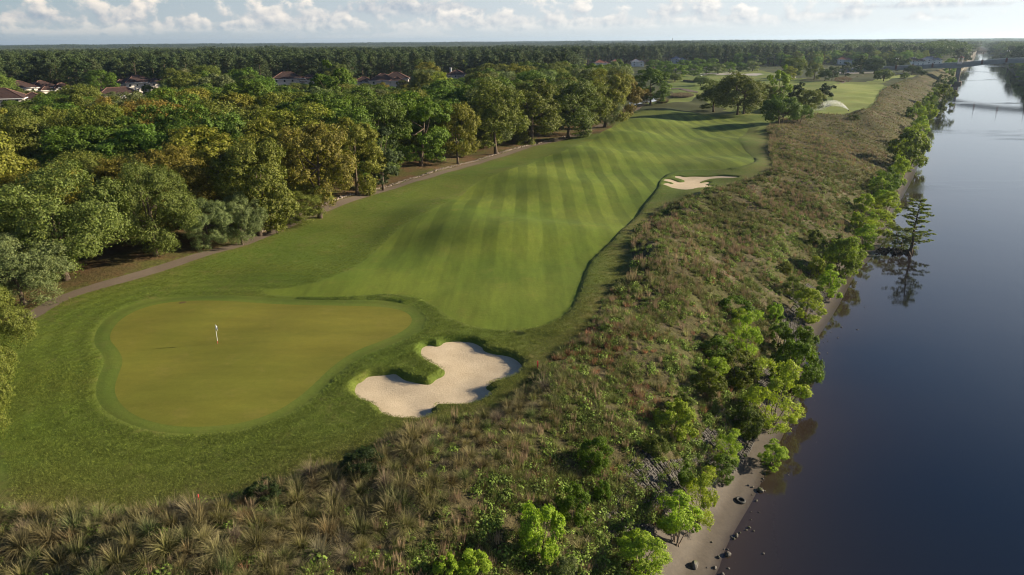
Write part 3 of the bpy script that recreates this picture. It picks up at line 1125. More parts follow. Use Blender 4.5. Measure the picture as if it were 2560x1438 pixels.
def make_archetypes():
    # broad oaks, three of them, and finer-leaved versions for the near edge of the wood
    for k, (sd, nl, bot, rag) in enumerate(((1, 24, .6, .14), (2, 20, 1.2, .2), (3, 28, .3, .12), (4, 22, .9, .22))):
        V, F, tips, zc = lobed_crown(sd, 18, 7.2, bot, nl, 24, 58, .18, lob=.36, reach=.68, ragged=rag, zmin=-.72)
        arch('oak%d' % k, (V, F), trunk_mb(sd, 18, bot, tips, .42), 18, 7.2, name='oak_tree')
    for k, (sd, nl, bot) in enumerate(((11, 30, .2), (12, 26, .5))):
        V, F, tips, zc = lobed_crown(sd, 14, 7.2, bot, nl, 32, 72, .115, lob=.35, reach=.68, ragged=.18, zmin=-.75)
        arch('near_oak%d' % k, (V, F), trunk_mb(sd, 14, bot, tips, .40, nlimb=9), 14, 7.2, name='oak_tree')
    for k, sd in enumerate((21, 22)):
        V, F, tips, zc = lobed_crown(sd, 17, 6.6, .6, 34, 20, 54, .17, lob=.30, reach=.74, ragged=.09, zmin=-.72)
        arch('dome%d' % k, (V, F), trunk_mb(sd, 17, 2.0, tips, .40), 17, 6.6, name='maple_tree')
    V, F, tips, zc = lobed_crown(31, 20, 5.6, 2.0, 30, 14, 56, .20, lob=.28, reach=.76, ragged=.2, zmin=-.8)
    arch('airy', (V, F), trunk_mb(31, 20, 3.5, tips, .33, nlimb=14), 20, 5.6, name='sweetgum_tree')
    V, F, tips, zc = lobed_crown(41, 15, 3.8, .8, 30, 12, 60, .13, lob=.33, reach=.72, ragged=.14, zmin=-.85, taper=.5)
    arch('cedar', (V, F), trunk_mb(41, 15, 1, tips, .28), 15, 3.8, mat='needle', name='cedar_tree')
    # leaning ragged cedar with separate sprays
    V, F, tips, zc = lobed_crown(43, 14, 4.4, 1.5, 20, 14, 40, .20, lob=.32, reach=.76, ragged=.28, zmin=-.8)
    arch('ragged_cedar', (V, F), trunk_mb(43, 14, 1, tips, .30, nlimb=12), 14, 4.4, mat='needle', name='cedar_tree')
    # pines: bare trunk, irregular flat clumps above
    for k, sd in enumerate((51, 52, 53)):
        rng = np.random.default_rng(sd)
        C, Rr, O, tips = [], [], [], []
        for i in range(38):
            t = rng.uniform(0, 1) ** .8
            z = 7.5 + 14 * t
            rr = (4.4 * (1 - t) ** .6 + .9) * rng.uniform(.35, 1)
            a = i * 2.4 + rng.normal() * .4
            c = np.array([rr * math.cos(a), rr * math.sin(a), z])
            tips.append(c)
            for j in range(6):
                C.append(c + rng.normal(size=3) * np.array([.85, .85, .4]))
                Rr.append(rng.uniform(.55, 1.0))
                O.append(unit(np.array([math.cos(a), math.sin(a), .9])))
        V, F = puffs_to_leaves(np.array(C), np.array(Rr), np.array(O), 34, .24, rng, flat=.6)
        tips = np.array(tips)
        mb = MB()
        zs = np.linspace(-.5, 21, 6)
        mb.tube([[.12 * math.sin(z), .1 * math.cos(z * .7), z] for z in zs], [.36, .31, .27, .22, .15, .05], 6)
        for tp in tips[::2]:
            mb.tube([[0, 0, tp[2] - 1.2], tp], [.1, .03], 4, cap=False)
        arch('pine%d' % k, (V, F), mb, 22.5, 4.8, mat='needle', bark='bark', name='pine_tree')
    # wide low oak on a short stem
    V, F, tips, zc = lobed_crown(61, 8, 6.0, .9, 28, 22, 44, .15, lob=.33, reach=.69, ragged=.12, zmin=-.6)
    arch('low_oak', (V, F), trunk_mb(61, 8, 1.6, tips, .30, stems=3), 8, 6.0, name='oak_tree')
    # two-stemmed big oak
    V, F, tips, zc = lobed_crown(62, 18, 9.5, 1.2, 44, 22, 56, .19, lob=.30, reach=.72, ragged=.12, zmin=-.72)
    arch('twin_oak', (V, F), trunk_mb(62, 18, 2.8, tips, .55, stems=2, nlimb=8), 18, 9.5, name='oak_tree')
    # shrubs
    for k, (sd, H, R, nl, lob, tp) in enumerate(((71, 5, 2.0, 20, .36, .35), (72, 5, 2.2, 16, .38, .25), (73, 5, 1.6, 18, .40, .5))):
        V, F, tips, zc = lobed_crown(sd, H, R, .1, nl, 24, 42, .062, lob=lob, reach=.72, ragged=.26, zmin=-.9, taper=tp)
        mb = MB()
        rng = np.random.default_rng(sd)
        for tpp in tips[::2]:
            mb.tube([[rng.normal() * .15, rng.normal() * .15, -.3], tpp * np.array([.45, .45, .55]), tpp], [.06, .04, .012], 4, cap=False)
        arch('willow%d' % k, (V, F), mb, H, R, mat='shrub', bark='bark_pale', name='willow_shrub')
    for k, (sd, nl) in enumerate(((81, 26), (82, 22))):
        V, F, tips, zc = lobed_crown(sd, 3.2, 2.0, .0, nl, 22, 40, .062, lob=.30, reach=.74, ragged=.14, zmin=-.8)
        mb = MB()
        for tpp in tips[::4]:
            mb.tube([[0, 0, -.3], tpp * np.array([.5, .5, .5]), tpp], [.06, .04, .012], 4, cap=False)
        arch('myrtle%d' % k, (V, F), mb, 3.2, 2.0, mat='shrub', name='myrtle_bush')


make_archetypes()


def jitter(c, s=.1, rng=random):
    f = 1 + rng.uniform(-s, s)
    return tuple(max(.005, q * f * (1 + rng.uniform(-s, s) * .5)) for q in c)


PLACED = []          # (x, y, crown radius) of every tree set by hand


def put_tree(key, x, y, H, R, tint, label, cat='tree', group=None, z=None, rz=None, lean=0.0):
    A = ARCH[key]
    z = gz(x, y) if z is None else z
    o = thing(A['name'], label, cat, (x, y, z - .05), random.uniform(0, 6.28) if rz is None else rz, group)
    if lean:
        o.rotation_euler = (lean * random.uniform(-1, 1), lean * random.uniform(-1, 1), o.rotation_euler[2])
    o.scale = (R / A['R'], R / A['R'], H / A['H'])
    c = link('crown', A['crown'], o)
    c['tint'] = list(TINT[tint] if isinstance(tint, str) else tint)
    link('trunk', A['trunk'], o)
    PLACED.append((x, y, R))
    return o


def tree_px(key, bx, by, ty, w, tint, label, **kw):
    """base point, top row and crown width as seen in the photograph"""
    x, y, z = on_ground(bx, by)
    H = max(1.0, z_on(ty, x, y) - z)
    depth = (np.array([x, y, z]) - CP) @ fw
    R = w / FPX * depth / 2
    t = jitter(TINT[tint] if isinstance(tint, str) else tint, .08)
    return put_tree(key, x, y, H, R, t, label, z=z, **kw)


# ------------------------------------------------------------------ grass clumps
def tuft(seed, nb, L, w, lean=(.1, 1.25), droop=.55, base_r=.14, seg=3, erect=1.0):
    rng = np.random.default_rng(seed)
    az = rng.uniform(0, 2 * math.pi, nb)
    le = lean[0] + (lean[1] - lean[0]) * rng.uniform(0, 1, nb) ** erect
    ln = L * rng.uniform(.6, 1.1, nb)
    br = base_r * np.sqrt(rng.uniform(0, 1, nb))
    ba = az + rng.normal(size=nb) * .6
    s = np.linspace(0, 1, seg + 1)
    h = ln[:, None] * (np.sin(le)[:, None] * s[None] * (.75 + .25 * s[None]))
    z = ln[:, None] * (np.cos(le)[:, None] * s[None] + .30 * np.sin(le)[:, None] * s[None] - droop * np.sin(le)[:, None] * s[None] ** 2.2)
    z = np.maximum(z, .02)
    cx = (br * np.cos(ba))[:, None] + h * np.cos(az)[:, None]
    cy = (br * np.sin(ba))[:, None] + h * np.sin(az)[:, None]
    tw = az + math.pi / 2 + rng.normal(size=nb) * .5
    ww = w * rng.uniform(.6, 1.3, nb)[:, None] * (1 - .82 * s[None] ** 1.5)
    ox, oy = np.cos(tw)[:, None] * ww, np.sin(tw)[:, None] * ww
    Lp = np.stack([cx - ox, cy - oy, z], -1)
    Rp = np.stack([cx + ox, cy + oy, z], -1)
    V = np.stack([Lp, Rp], 2).reshape(-1, 3)            # blade, seg, side
    n = seg + 1
    F = []
    for i in range(seg):
        F.append([2 * i, 2 * i + 1, 2 * i + 3, 2 * i + 2])
    F = np.array(F)[None] + (np.arange(nb) * 2 * n)[:, None, None]
    al = np.tile(np.repeat(s, 2), nb)
    return V, F.reshape(-1, 4), al


def leafy(seed, n, R, H, size):
    rng = np.random.default_rng(seed)
    d = unit(rng.normal(size=(n, 3)) + np.array([0, 0, .4]))
    d[:, 2] = np.abs(d[:, 2])
    p = d * np.array([R, R, H]) * rng.uniform(.45, 1.05, n)[:, None]
    nr = unit(d + rng.normal(size=d.shape) * .5)
    V, F = leaf_quads(p, nr, size * rng.uniform(.6, 1.4, n), rng=rng)
    return V, F, np.full(len(V), .3)


CLUMPS = []
for k in range(6):
    V_, F_, al_ = tuft(100 + k, 300, 1.30 + .12 * (k % 3), .013, lean=(.08, 1.45), droop=.70, base_r=.24, seg=4, erect=.8)
    CLUMPS.append(mesh_np('fountain_clump', V_, F_, M['blade'], attrs={'along': al_}))


def src_collection(name, meshes):
    c = bpy.data.collections.new(name)
    for i, me in enumerate(meshes):
        o = bpy.data.objects.new('%s_%02d' % (name, i), me)
        c.objects.link(o)
    return c


def scatter_stuff(name, label, pts, rot, scl, idx, tint, coll):
    """one object of kind stuff: points that carry small plants"""
    me = bpy.data.meshes.new(name)
    n = len(pts)
    me.vertices.add(n)
    me.vertices.foreach_set('co', np.asarray(pts, np.float32).ravel())
    for nm, typ, fld, a in (('rot', 'FLOAT', 'value', rot), ('scl', 'FLOAT_VECTOR', 'vector', scl), ('tint', 'FLOAT_VECTOR', 'vector', tint)):
        at = me.attributes.new(nm, typ, 'POINT')
        at.data.foreach_set(fld, np.asarray(a, np.float32).ravel())
    at = me.attributes.new('idx', 'INT', 'POINT')
    at.data.foreach_set('value', np.asarray(idx, np.int32))
    o = link(name, me)
    o['kind'] = 'stuff'
    o['label'] = label
    g = bpy.data.node_groups.new(name, 'GeometryNodeTree')
    g.interface.new_socket('Geometry', in_out='INPUT', socket_type='NodeSocketGeometry')
    g.interface.new_socket('Geometry', in_out='OUTPUT', socket_type='NodeSocketGeometry')
    gi, go = g.nodes.new('NodeGroupInput'), g.nodes.new('NodeGroupOutput')
    ci = g.nodes.new('GeometryNodeCollectionInfo')
    ci.inputs['Collection'].default_value = coll
    ci.inputs['Separate Children'].default_value = True
    ci.inputs['Reset Children'].default_value = True
    ip = g.nodes.new('GeometryNodeInstanceOnPoints')
    ip.inputs['Pick Instance'].default_value = True

    def at_in(nm, typ):
        q = g.nodes.new('GeometryNodeInputNamedAttribute')
        q.data_type = typ
        q.inputs['Name'].default_value = nm
        return q.outputs[0]
    cb = g.nodes.new('ShaderNodeCombineXYZ')
    g.links.new(at_in('rot', 'FLOAT'), cb.inputs[2])
    g.links.new(gi.outputs[0], ip.inputs['Points'])
    g.links.new(ci.outputs[0], ip.inputs['Instance'])
    g.links.new(at_in('idx', 'INT'), ip.inputs['Instance Index'])
    g.links.new(cb.outputs[0], ip.inputs['Rotation'])
    g.links.new(at_in('scl', 'FLOAT_VECTOR'), ip.inputs['Scale'])
    g.links.new(ip.outputs[0], go.inputs[0])
    md = o.modifiers.new('scatter', 'NODES')
    md.node_group = g
    return o


def vnoise(x, y, s, seed=0):
    """smooth value noise in 0..1"""
    x = np.asarray(x) / s + seed * 17.3
    y = np.asarray(y) / s - seed * 9.1
    ix, iy = np.floor(x), np.floor(y)
    fx, fy = x - ix, y - iy
    fx, fy = fx * fx * (3 - 2 * fx), fy * fy * (3 - 2 * fy)

    def h(a, b):
        q = np.sin(a * 127.1 + b * 311.7 + seed * 74.7) * 43758.5453
        return q - np.floor(q)
    return (h(ix, iy) * (1 - fx) + h(ix + 1, iy) * fx) * (1 - fy) + (h(ix, iy + 1) * (1 - fx) + h(ix + 1, iy + 1) * fx) * fy


def polar_scatter(n, d0, d1, a0, a1, power, rng):
    """points thinning out with distance"""
    u = rng.uniform(0, 1, n)
    if abs(power) < 1e-6:
        d = d0 * (d1 / d0) ** u
    else:
        d = (d0 ** power + u * (d1 ** power - d0 ** power)) ** (1 / power)
    a = np.radians(rng.uniform(a0, a1, n))
    return np.sin(a) * d, np.cos(a) * d, d

# ------------------------------------------------------------------ trees set one by one
G_WOOD = 'trees of the wood beside the cart path'
G_CLUMP = 'trees of the island clump beyond the fairway'
# archetype, base x, base y, top row, crown width (photograph pixels), tint, label
HERO = [
    ('near_oak0', 165, 700, 412, 330, (.112, .138, .032), 'big spreading olive oak with drooping boughs at the near bend of the cart path'),
    ('near_oak1', 62, 762, 575, 235, 'grey', 'low grey-green oak hugging the cart path where it leaves the wood'),
    ('near_oak0', -14, 940, 696, 200, 'olive', 'olive small tree overhanging the end of the cart path'),
    ('near_oak1', -34, 1090, 842, 172, 'olive', 'olive-green young tree on the lawn edge level with the middle of the putting green'),
    ('near_oak1', 525, 622, 492, 125, 'grey', 'small grey-green oak with low skirts touching the ground beside the path'),
    ('near_oak0', 606, 612, 482, 118, 'grey', 'small grey-green oak with a stout bare trunk at the path edge'),
    ('near_oak0', 390, 640, 400, 215, 'moss', 'shaded mossy oak behind the two small grey-green oaks'),
    ('oak2', 650, 590, 330, 190, 'olive', 'broad olive-brown oak left of the rusty oak by the path'),
    ('near_oak1', 750, 556, 455, 150, 'olive', 'low olive bush-like oak leaning over the cart path'),
    ('oak1', 800, 545, 284, 200, (.140, .122, .024), 'large rusty olive oak leaning out to the cart path'),
    ('oak3', 690, 520, 300, 190, 'gold', 'golden brown oak behind the large rusty one near the path'),
    ('oak0', 893, 488, 282, 150, 'gold', 'golden-green oak standing tight against the cypress-shaped cedar'),
    ('cedar', 958, 476, 290, 96, 'pine', 'dark narrow cedar with a straight trunk at the path edge'),
    ('dome0', 1052, 415, 222, 165, 'bright', 'tall glossy bright green tree rising beside the dark cedar'),
    ('oak1', 1145, 410, 240, 110, 'gold', 'tree with a golden rounded top in front of the leaf-strewn ground'),
    ('oak3', 1240, 386, 196, 160, 'olive', 'big olive oak with a visible trunk above the leaf-strewn strip'),
    ('oak0', 1330, 362, 186, 150, 'olive', 'dense olive oak beside the path, next after the one with a visible trunk'),
    ('oak2', 1420, 345, 188, 150, 'moss', 'dull mossy oak beside the last straight of the cart path'),
    ('oak1', 1466, 330, 192, 120, 'olive', 'olive oak with a leaning trunk on the bare patch where the path turns'),
    ('oak3', 1512, 318, 172, 130, 'gold', 'gold and rust crowned oak on the corner of the wood'),
    ('near_oak1', 1512, 318, 222, 90, 'grey', 'grey-green oak with foliage to the ground on the corner of the wood'),
    ('oak0', 1556, 290, 178, 92, 'orange', 'rust-topped oak near the pond'),
    ('oak1', 1592, 266, 218, 66, 'orange', 'small brown-leaved tree hanging over the pond edge'),
    ('dome1', 1626, 261, 165, 96, 'bright', 'round bright green tree with a single trunk in front of the pond'),
    ('dome0', 470, 470, 276, 160, 'bright', 'bright green domed tree, broadest crown in the middle of the wood'),
    ('dome1', 585, 440, 278, 170, 'bright', 'bright green domed tree touching the broad bright dome in the wood'),
    ('airy', 840, 330, 152, 104, 'bright', 'tall airy light green tree towering above the wood near the houses'),
    ('oak3', 318, 430, 240, 120, 'orange', 'orange-brown ragged tree in the thick of the wood'),
    ('dome0', 830, 420, 262, 130, 'bright', 'rounded fresh green tree under the tall airy one'),
    ('dome1', 515, 270, 172, 62, 'bright', 'fresh green rounded tree between two red-roofed houses'),
    ('dome0', 1105, 280, 176, 64, 'yellow', 'yellow-green dome beside the house with the walled gable'),
    ('dome1', 1060, 285, 173, 62, 'olive', 'olive dome in front of the house with the walled gable'),
    ('oak1', 480, 360, 205, 150, 'gold', 'golden-green tree below the second red-roofed house'),
    ('oak2', 1330, 300, 165, 110, 'green', 'fresh green crown at the back of the wood near the second hole'),
    ('near_oak1', 60, 480, 265, 200, 'moss', 'broad dull moss green oak above the near bend of the path'),
    ('oak0', 40, 560, 360, 190, 'gold', 'golden-olive oak at the left margin above the grey-green oak'),
    # the clump beyond the fairway
    ('twin_oak', 1846, 286, 181, 132, 'olive', 'big round oak with a forked trunk casting shadow over the fairway'),
    ('oak3', 1783, 280, 198, 92, 'moss', 'shaded grey-olive oak beside the big fork-trunked oak'),
    ('airy', 1946, 282, 163, 56, 'lime', 'pale lime tree standing up behind the fork-trunked oak'),
    ('oak0', 1915, 276, 206, 70, 'olive', 'olive oak between the fork-trunked oak and the pale lime tree'),
    ('low_oak', 1950, 312, 242, 96, 'green', 'low green oak on the crest of the bank with a thin trunk'),
    ('low_oak', 1998, 304, 262, 60, 'green', 'small green oak leaning on the low oak at the bank crest'),
    ('oak1', 2024, 282, 218, 62, 'olive', 'rounded olive tree between the two black cedars'),
    ('ragged_cedar', 1990, 276, 200, 64, 'dark', 'black ragged cedar next to the pale lime tree'),
    ('ragged_cedar', 2056, 266, 202, 50, 'dark', 'black ragged cedar with bare gaps at the edge of the far fairway'),
    ('low_oak', 2208, 203, 174, 46, 'moss', 'lone umbrella-shaped tree beside the far tee'),
    # round trees by the car park
    ('dome0', 1690, 196, 158, 57, 'bright', 'round green tree at the near end of the car park row'),
    ('dome1', 1735, 190, 160, 39, 'bright', 'round green tree beside the pale car park surface'),
    ('dome0', 1765, 184, 156, 36, 'bright', 'clipped round tree, second in the car park row'),
    ('dome1', 1795, 184, 158, 39, 'grey', 'wide clipped round tree in the middle of the car park row'),
    ('dome0', 1822, 180, 154, 36, 'bright', 'clipped round tree next to the wide one in the car park'),
    ('dome1', 1852, 180, 155, 28, 'green', 'clipped round tree half hidden by the fork-trunked oak'),
    ('dome0', 1880, 179, 151, 39, 'grey', 'greyish round tree above the fork-trunked oak'),
    ('dome1', 1662, 184, 150, 44, 'green', 'dark round tree on the far side of the bright pond tree'),
    ('dome0', 1635, 180, 148, 46, 'green', 'dark round tree behind the crown of the bright pond tree'),
    ('dome1', 1708, 176, 148, 41, 'bright', 'round green tree in the back row of the car park'),
    ('dome0', 1745, 174, 144, 39, 'bright', 'fresh green tree in the back row of the car park'),
    ('dome1', 1780, 170, 144, 33, 'bright', 'small round tree in the back row of the car park'),
    ('low_oak', 1688, 204, 184, 34, 'moss', 'low brownish bush at the bend of the far fairway'),
    ('low_oak', 1755, 214, 190, 40, 'grey', 'low grey tree at the retaining wall on the far fairway'),
    # dark belt beyond the far tee
    ('oak2', 1985, 196, 140, 62, 'moss', 'large brownish-green oak in the dark belt past the pale lime tree'),
    ('dome0', 1972, 200, 164, 36, 'gold', 'golden rounded tree at the foot of the brownish oak'),
    ('oak0', 2035, 200, 152, 44, 'moss', 'brownish oak in the dark belt behind the black cedars'),
    ('cedar', 2114, 192, 148, 30, 'pine', 'upright conical cedar behind the far tee'),
    ('oak1', 2080, 200, 162, 32, 'dark', 'dark bushy tree next to the heather patch by the far tee'),
    ('oak3', 2062, 202, 172, 34, 'dark', 'low dark tree at the edge of the far fairway mound'),
    ('oak0', 2150, 184, 138, 44, 'dark', 'dark wide oak in the belt behind the conical cedar'),
    ('oak2', 2185, 184, 142, 50, 'dark', 'dark wide oak behind the lone umbrella tree'),
    ('oak3', 2228, 182, 136, 40, 'pine', 'dark tall oak at the bridge end of the belt'),
    ('oak1', 2258, 180, 142, 36, 'pine', 'dark oak beside the bridge abutment'),
    ('low_oak', 2282, 186, 164, 40, 'dark', 'low dark thicket tree under the bridge abutment'),
    ('low_oak', 2305, 189, 176, 22, 'dark', 'small black-green bush on the slope below the bridge'),
]
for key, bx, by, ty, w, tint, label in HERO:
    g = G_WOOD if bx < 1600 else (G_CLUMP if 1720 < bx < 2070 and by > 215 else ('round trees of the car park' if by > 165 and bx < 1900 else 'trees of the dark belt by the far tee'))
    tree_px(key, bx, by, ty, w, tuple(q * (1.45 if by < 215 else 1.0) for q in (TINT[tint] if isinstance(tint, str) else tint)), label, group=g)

# houses are needed by the filler: pixel column of the middle, row of the eaves, width in pixels, short name, distance factor
HOUSES = [
    (88, 213, 165, 'the first red roof'), (5, 246, 150, 'the margin house'), (345, 206, 135, 'the second red roof'),
    (292, 226, 150, 'the low front wing'), (566, 205, 50, 'the small peaked roof'), (738, 197, 130, 'the long cream house'),
    (965, 199, 150, 'the walled-gable house'), (1142, 183, 62, 'the white-chimney house')]


def house_pos(px, py, zeave=6.5):
    p = at_z(px, py, zeave)
    return float(p[0]), float(p[1])


HPOS = [house_pos(h[0], h[1]) for h in HOUSES]


def fill_wood():
    """the rest of the wood: one tree after another, each its own object"""
    rng = np.random.default_rng(5)
    cand = []
    tries = 0
    wp = wood_poly
    pc = np.vstack([path_c, path2_c])
    while tries < 16000:
        tries += 1
        d = math.sqrt(rng.uniform(85 ** 2, 475 ** 2))
        a = math.radians(rng.uniform(-40, 9))
        x, y = math.sin(a) * d, math.cos(a) * d
        cand.append((x, y))
    cand = np.array(cand)
    ok = inside(cand[:, 0], cand[:, 1], wp) & (line_dist(cand[:, 0], cand[:, 1], pc) > 5.5)
    cand = cand[ok]
    chosen = [(x, y, r) for x, y, r in PLACED]
    out = []
    for x, y in cand:
        d = math.hypot(x, y)
        if any(math.hypot(x - hx, y - hy) < 20 for hx, hy in HPOS):
            continue
        # keep clear the sight lines to the houses: only low trees in front of them
        gap = 9.8 + max(0, d - 180) / 60
        if all((x - cx) ** 2 + (y - cy) ** 2 > ((gap + r * .25) if r > 4 else gap) ** 2 * .80 for cx, cy, r in chosen):
            chosen.append((x, y, 6.0))
            out.append((x, y))
    return out


WOOD_FILL = fill_wood()
_used = {}


def uniq(label, alts):
    """give a label a telling addition until it is its own"""
    alts = list(alts)
    alts += [a + b for i, a in enumerate(alts) for b in alts[i + 1:]]
    for extra in [''] + alts:
        t = (label + extra).strip()
        if t not in _used and len(t.split()) <= 16:
            _used[t] = 1
            return t
    _used[label] = _used.get(label, 0) + 1
    return label


HERO_SHORT = [('the big drooping oak', 165, 520), ('the large rusty oak', 800, 420), ('the narrow dark cedar', 958, 380), ('the glossy bright green tree', 1052, 320),
              ('the tall airy tree', 840, 215), ('the broad bright domes', 530, 310), ('the orange-brown ragged tree', 318, 285), ('the round pond tree', 1626, 215),
              ('the car park row', 1790, 172), ('the white two-storey house', 1500, 152), ('the radio mast', 1663, 125), ('the water tower', 57, 125), ('the conical cedar', 2114, 170), ('the bridge abutment', 2270, 160),
              ('the umbrella-shaped tree', 2208, 188), ('the bridge pavilion', 2404, 140), ('the open far lawn', 1220, 183), ('the brownish belt oak', 1985, 165), ('the two black cedars', 2030, 225), ('the grey-blue roof', 1590, 150), ('the long pale blue roof', 1690, 145), ('the apartment block', 2030, 120),
              ('the gold-topped oak', 1145, 270), ('the fork-trunked oak', 1846, 235), ('the corner oak', 1512, 230), ('the grey-green path oak', 62, 660), ('the visible-trunk oak', 1240, 290)]


def near_phrases(px, py):
    """phrases that tie a tree to landmarks a viewer can find, nearest first"""
    L = []
    for s, hx, hy in HERO_SHORT:
        d = math.hypot(px - hx, (py - hy) * 1.6)
        rel = 'behind' if py < hy - 30 else ('in front of' if py > hy + 30 else 'beside')
        L.append((d, '%s %s' % (rel, s)))
    for (hx, hy, w, s) in HOUSES:
        d = math.hypot(px - hx, (py - hy) * 1.6) * .9
        rel = 'just below' if py > hy + 5 else 'beside'
        L.append((d, '%s %s' % (rel, s)))
    L.sort()
    return [q[1] for q in L[:5]]


def crown_word(key):
    return {'oak0': 'broad', 'oak1': 'tufted', 'oak2': 'billowy', 'oak3': 'ragged', 'dome0': 'domed', 'dome1': 'rounded', 'near_oak0': 'spreading', 'near_oak1': 'bushy', 'airy': 'airy', 'cedar': 'narrow'}.get(key, 'full')


for (x, y) in WOOD_FILL:
    d = math.hypot(x, y)
    near = d < 135
    n1 = float(vnoise(x, y, 34, 3))
    r_ = random.random()
    tint = 'olive'
    if n1 > .66:
        tint = random.choice(['orange', 'gold', 'olive', 'green', 'green'])
    elif n1 < .36:
        tint = random.choice(['green', 'green', 'bright', 'green', 'grey'])
    else:
        tint = random.choice(['olive', 'olive', 'moss', 'green', 'green', 'grey'])
    key = random.choice(['near_oak0', 'near_oak1', 'near_oak0']) if near else random.choice(['oak0', 'oak2', 'oak2', 'dome0', 'dome1', 'oak3', 'dome1'])
    if tint == 'bright':
        key = random.choice(['dome0', 'dome1'])
    H = random.uniform(14.5, 19.5) if not near else random.uniform(12, 15.5)
    # row of lower trees under the houses
    tx, ty = project(x, y, H)
    for (hx, hy, w, s), (X, Y) in zip(HOUSES, HPOS):
        if abs(tx - hx) < w * .62 and math.hypot(X, Y) > d:
            lim = z_on(hy + random.uniform(8, 26), x, y)
            H = min(H, max(7.0, lim))
    R = min(random.uniform(7.0, 9.4), H * .60)
    px, py = project(x, y, H * .7)
    ph = near_phrases(px, py)
    size = 'tall' if H > 16 else ('low' if H < 11.5 else '')
    lab = uniq(('%s %s %s-crowned tree ' % (size, WORD[tint], crown_word(key))).strip() + ' ' + ph[0],
               [', by the ' + q.split(' the ', 1)[1] for q in ph[1:]])
    lab = lab.replace('  ', ' ')
    put_tree(key, x, y, H, R, jitter(TINT[tint], .16), lab, group=G_WOOD, lean=.05)

# ------------------------------------------------------------------ woods beyond
OPEN_LAND = [np.array([P(*p) for p in q]) for q in (
    lawn2_px, [(1165, 190), (1270, 186), (1275, 178), (1170, 182)], [(1590, 196), (1925, 192), (1925, 170), (1590, 170)], [(2260, 198), (2345, 188), (2420, 150), (2270, 160)],
    [(1530, 275), (1556, 205), (1575, 170), (1930, 166), (1990, 200), (1750, 260)], [(1900, 300), (1928, 166), (2310, 162), (2330, 190), (2200, 285)])]


def blocked(x, y, margin=3):
    b = (inside(x, y, bank_poly) & (np.hypot(x, y) < 800)) | inside(x, y, river_poly)
    b |= (line_dist(x, y, shore) < margin) | (line_dist(x, y, rbank) < margin)
    for poly in OPEN_LAND:
        b |= inside(x, y, poly)
    d = np.hypot(x, y)
    for hx, hy in HPOS_ALL:
        along = (x * hx + y * hy) / math.hypot(hx, hy)
        side = np.abs(x * hy - y * hx) / math.hypot(hx, hy)
        b |= (side < 19) & (along > 380) & (along < math.hypot(hx, hy) + 16)
    return b


FAR_HOUSES = [  # column, eave row, width px, style, label
    (1500, 157, 40, 'white', 'white two-storey house with red roofs far beyond the car park trees'),
    (1538, 154, 26, 'white', 'smaller cream house with a red roof next to the white two-storey house'),
    (1590, 154, 34, 'blue', 'grey-blue roofed house half hidden by the far trees'),
    (1690, 148, 40, 'blue', 'long pale blue roof among the far pines'),
    (2282, 152, 44, 'brown', 'brown-roofed waterside house behind the bridge'),
    (2322, 149, 46, 'blue', 'blue-grey roofed waterside house behind the bridge'),
    (2107, 149, 34, 'white', 'pale house front glimpsed above the conical cedar'),
]
FHPOS = [house_pos(h[0], h[1], 5.5) for h in FAR_HOUSES]
HPOS_ALL = HPOS + FHPOS


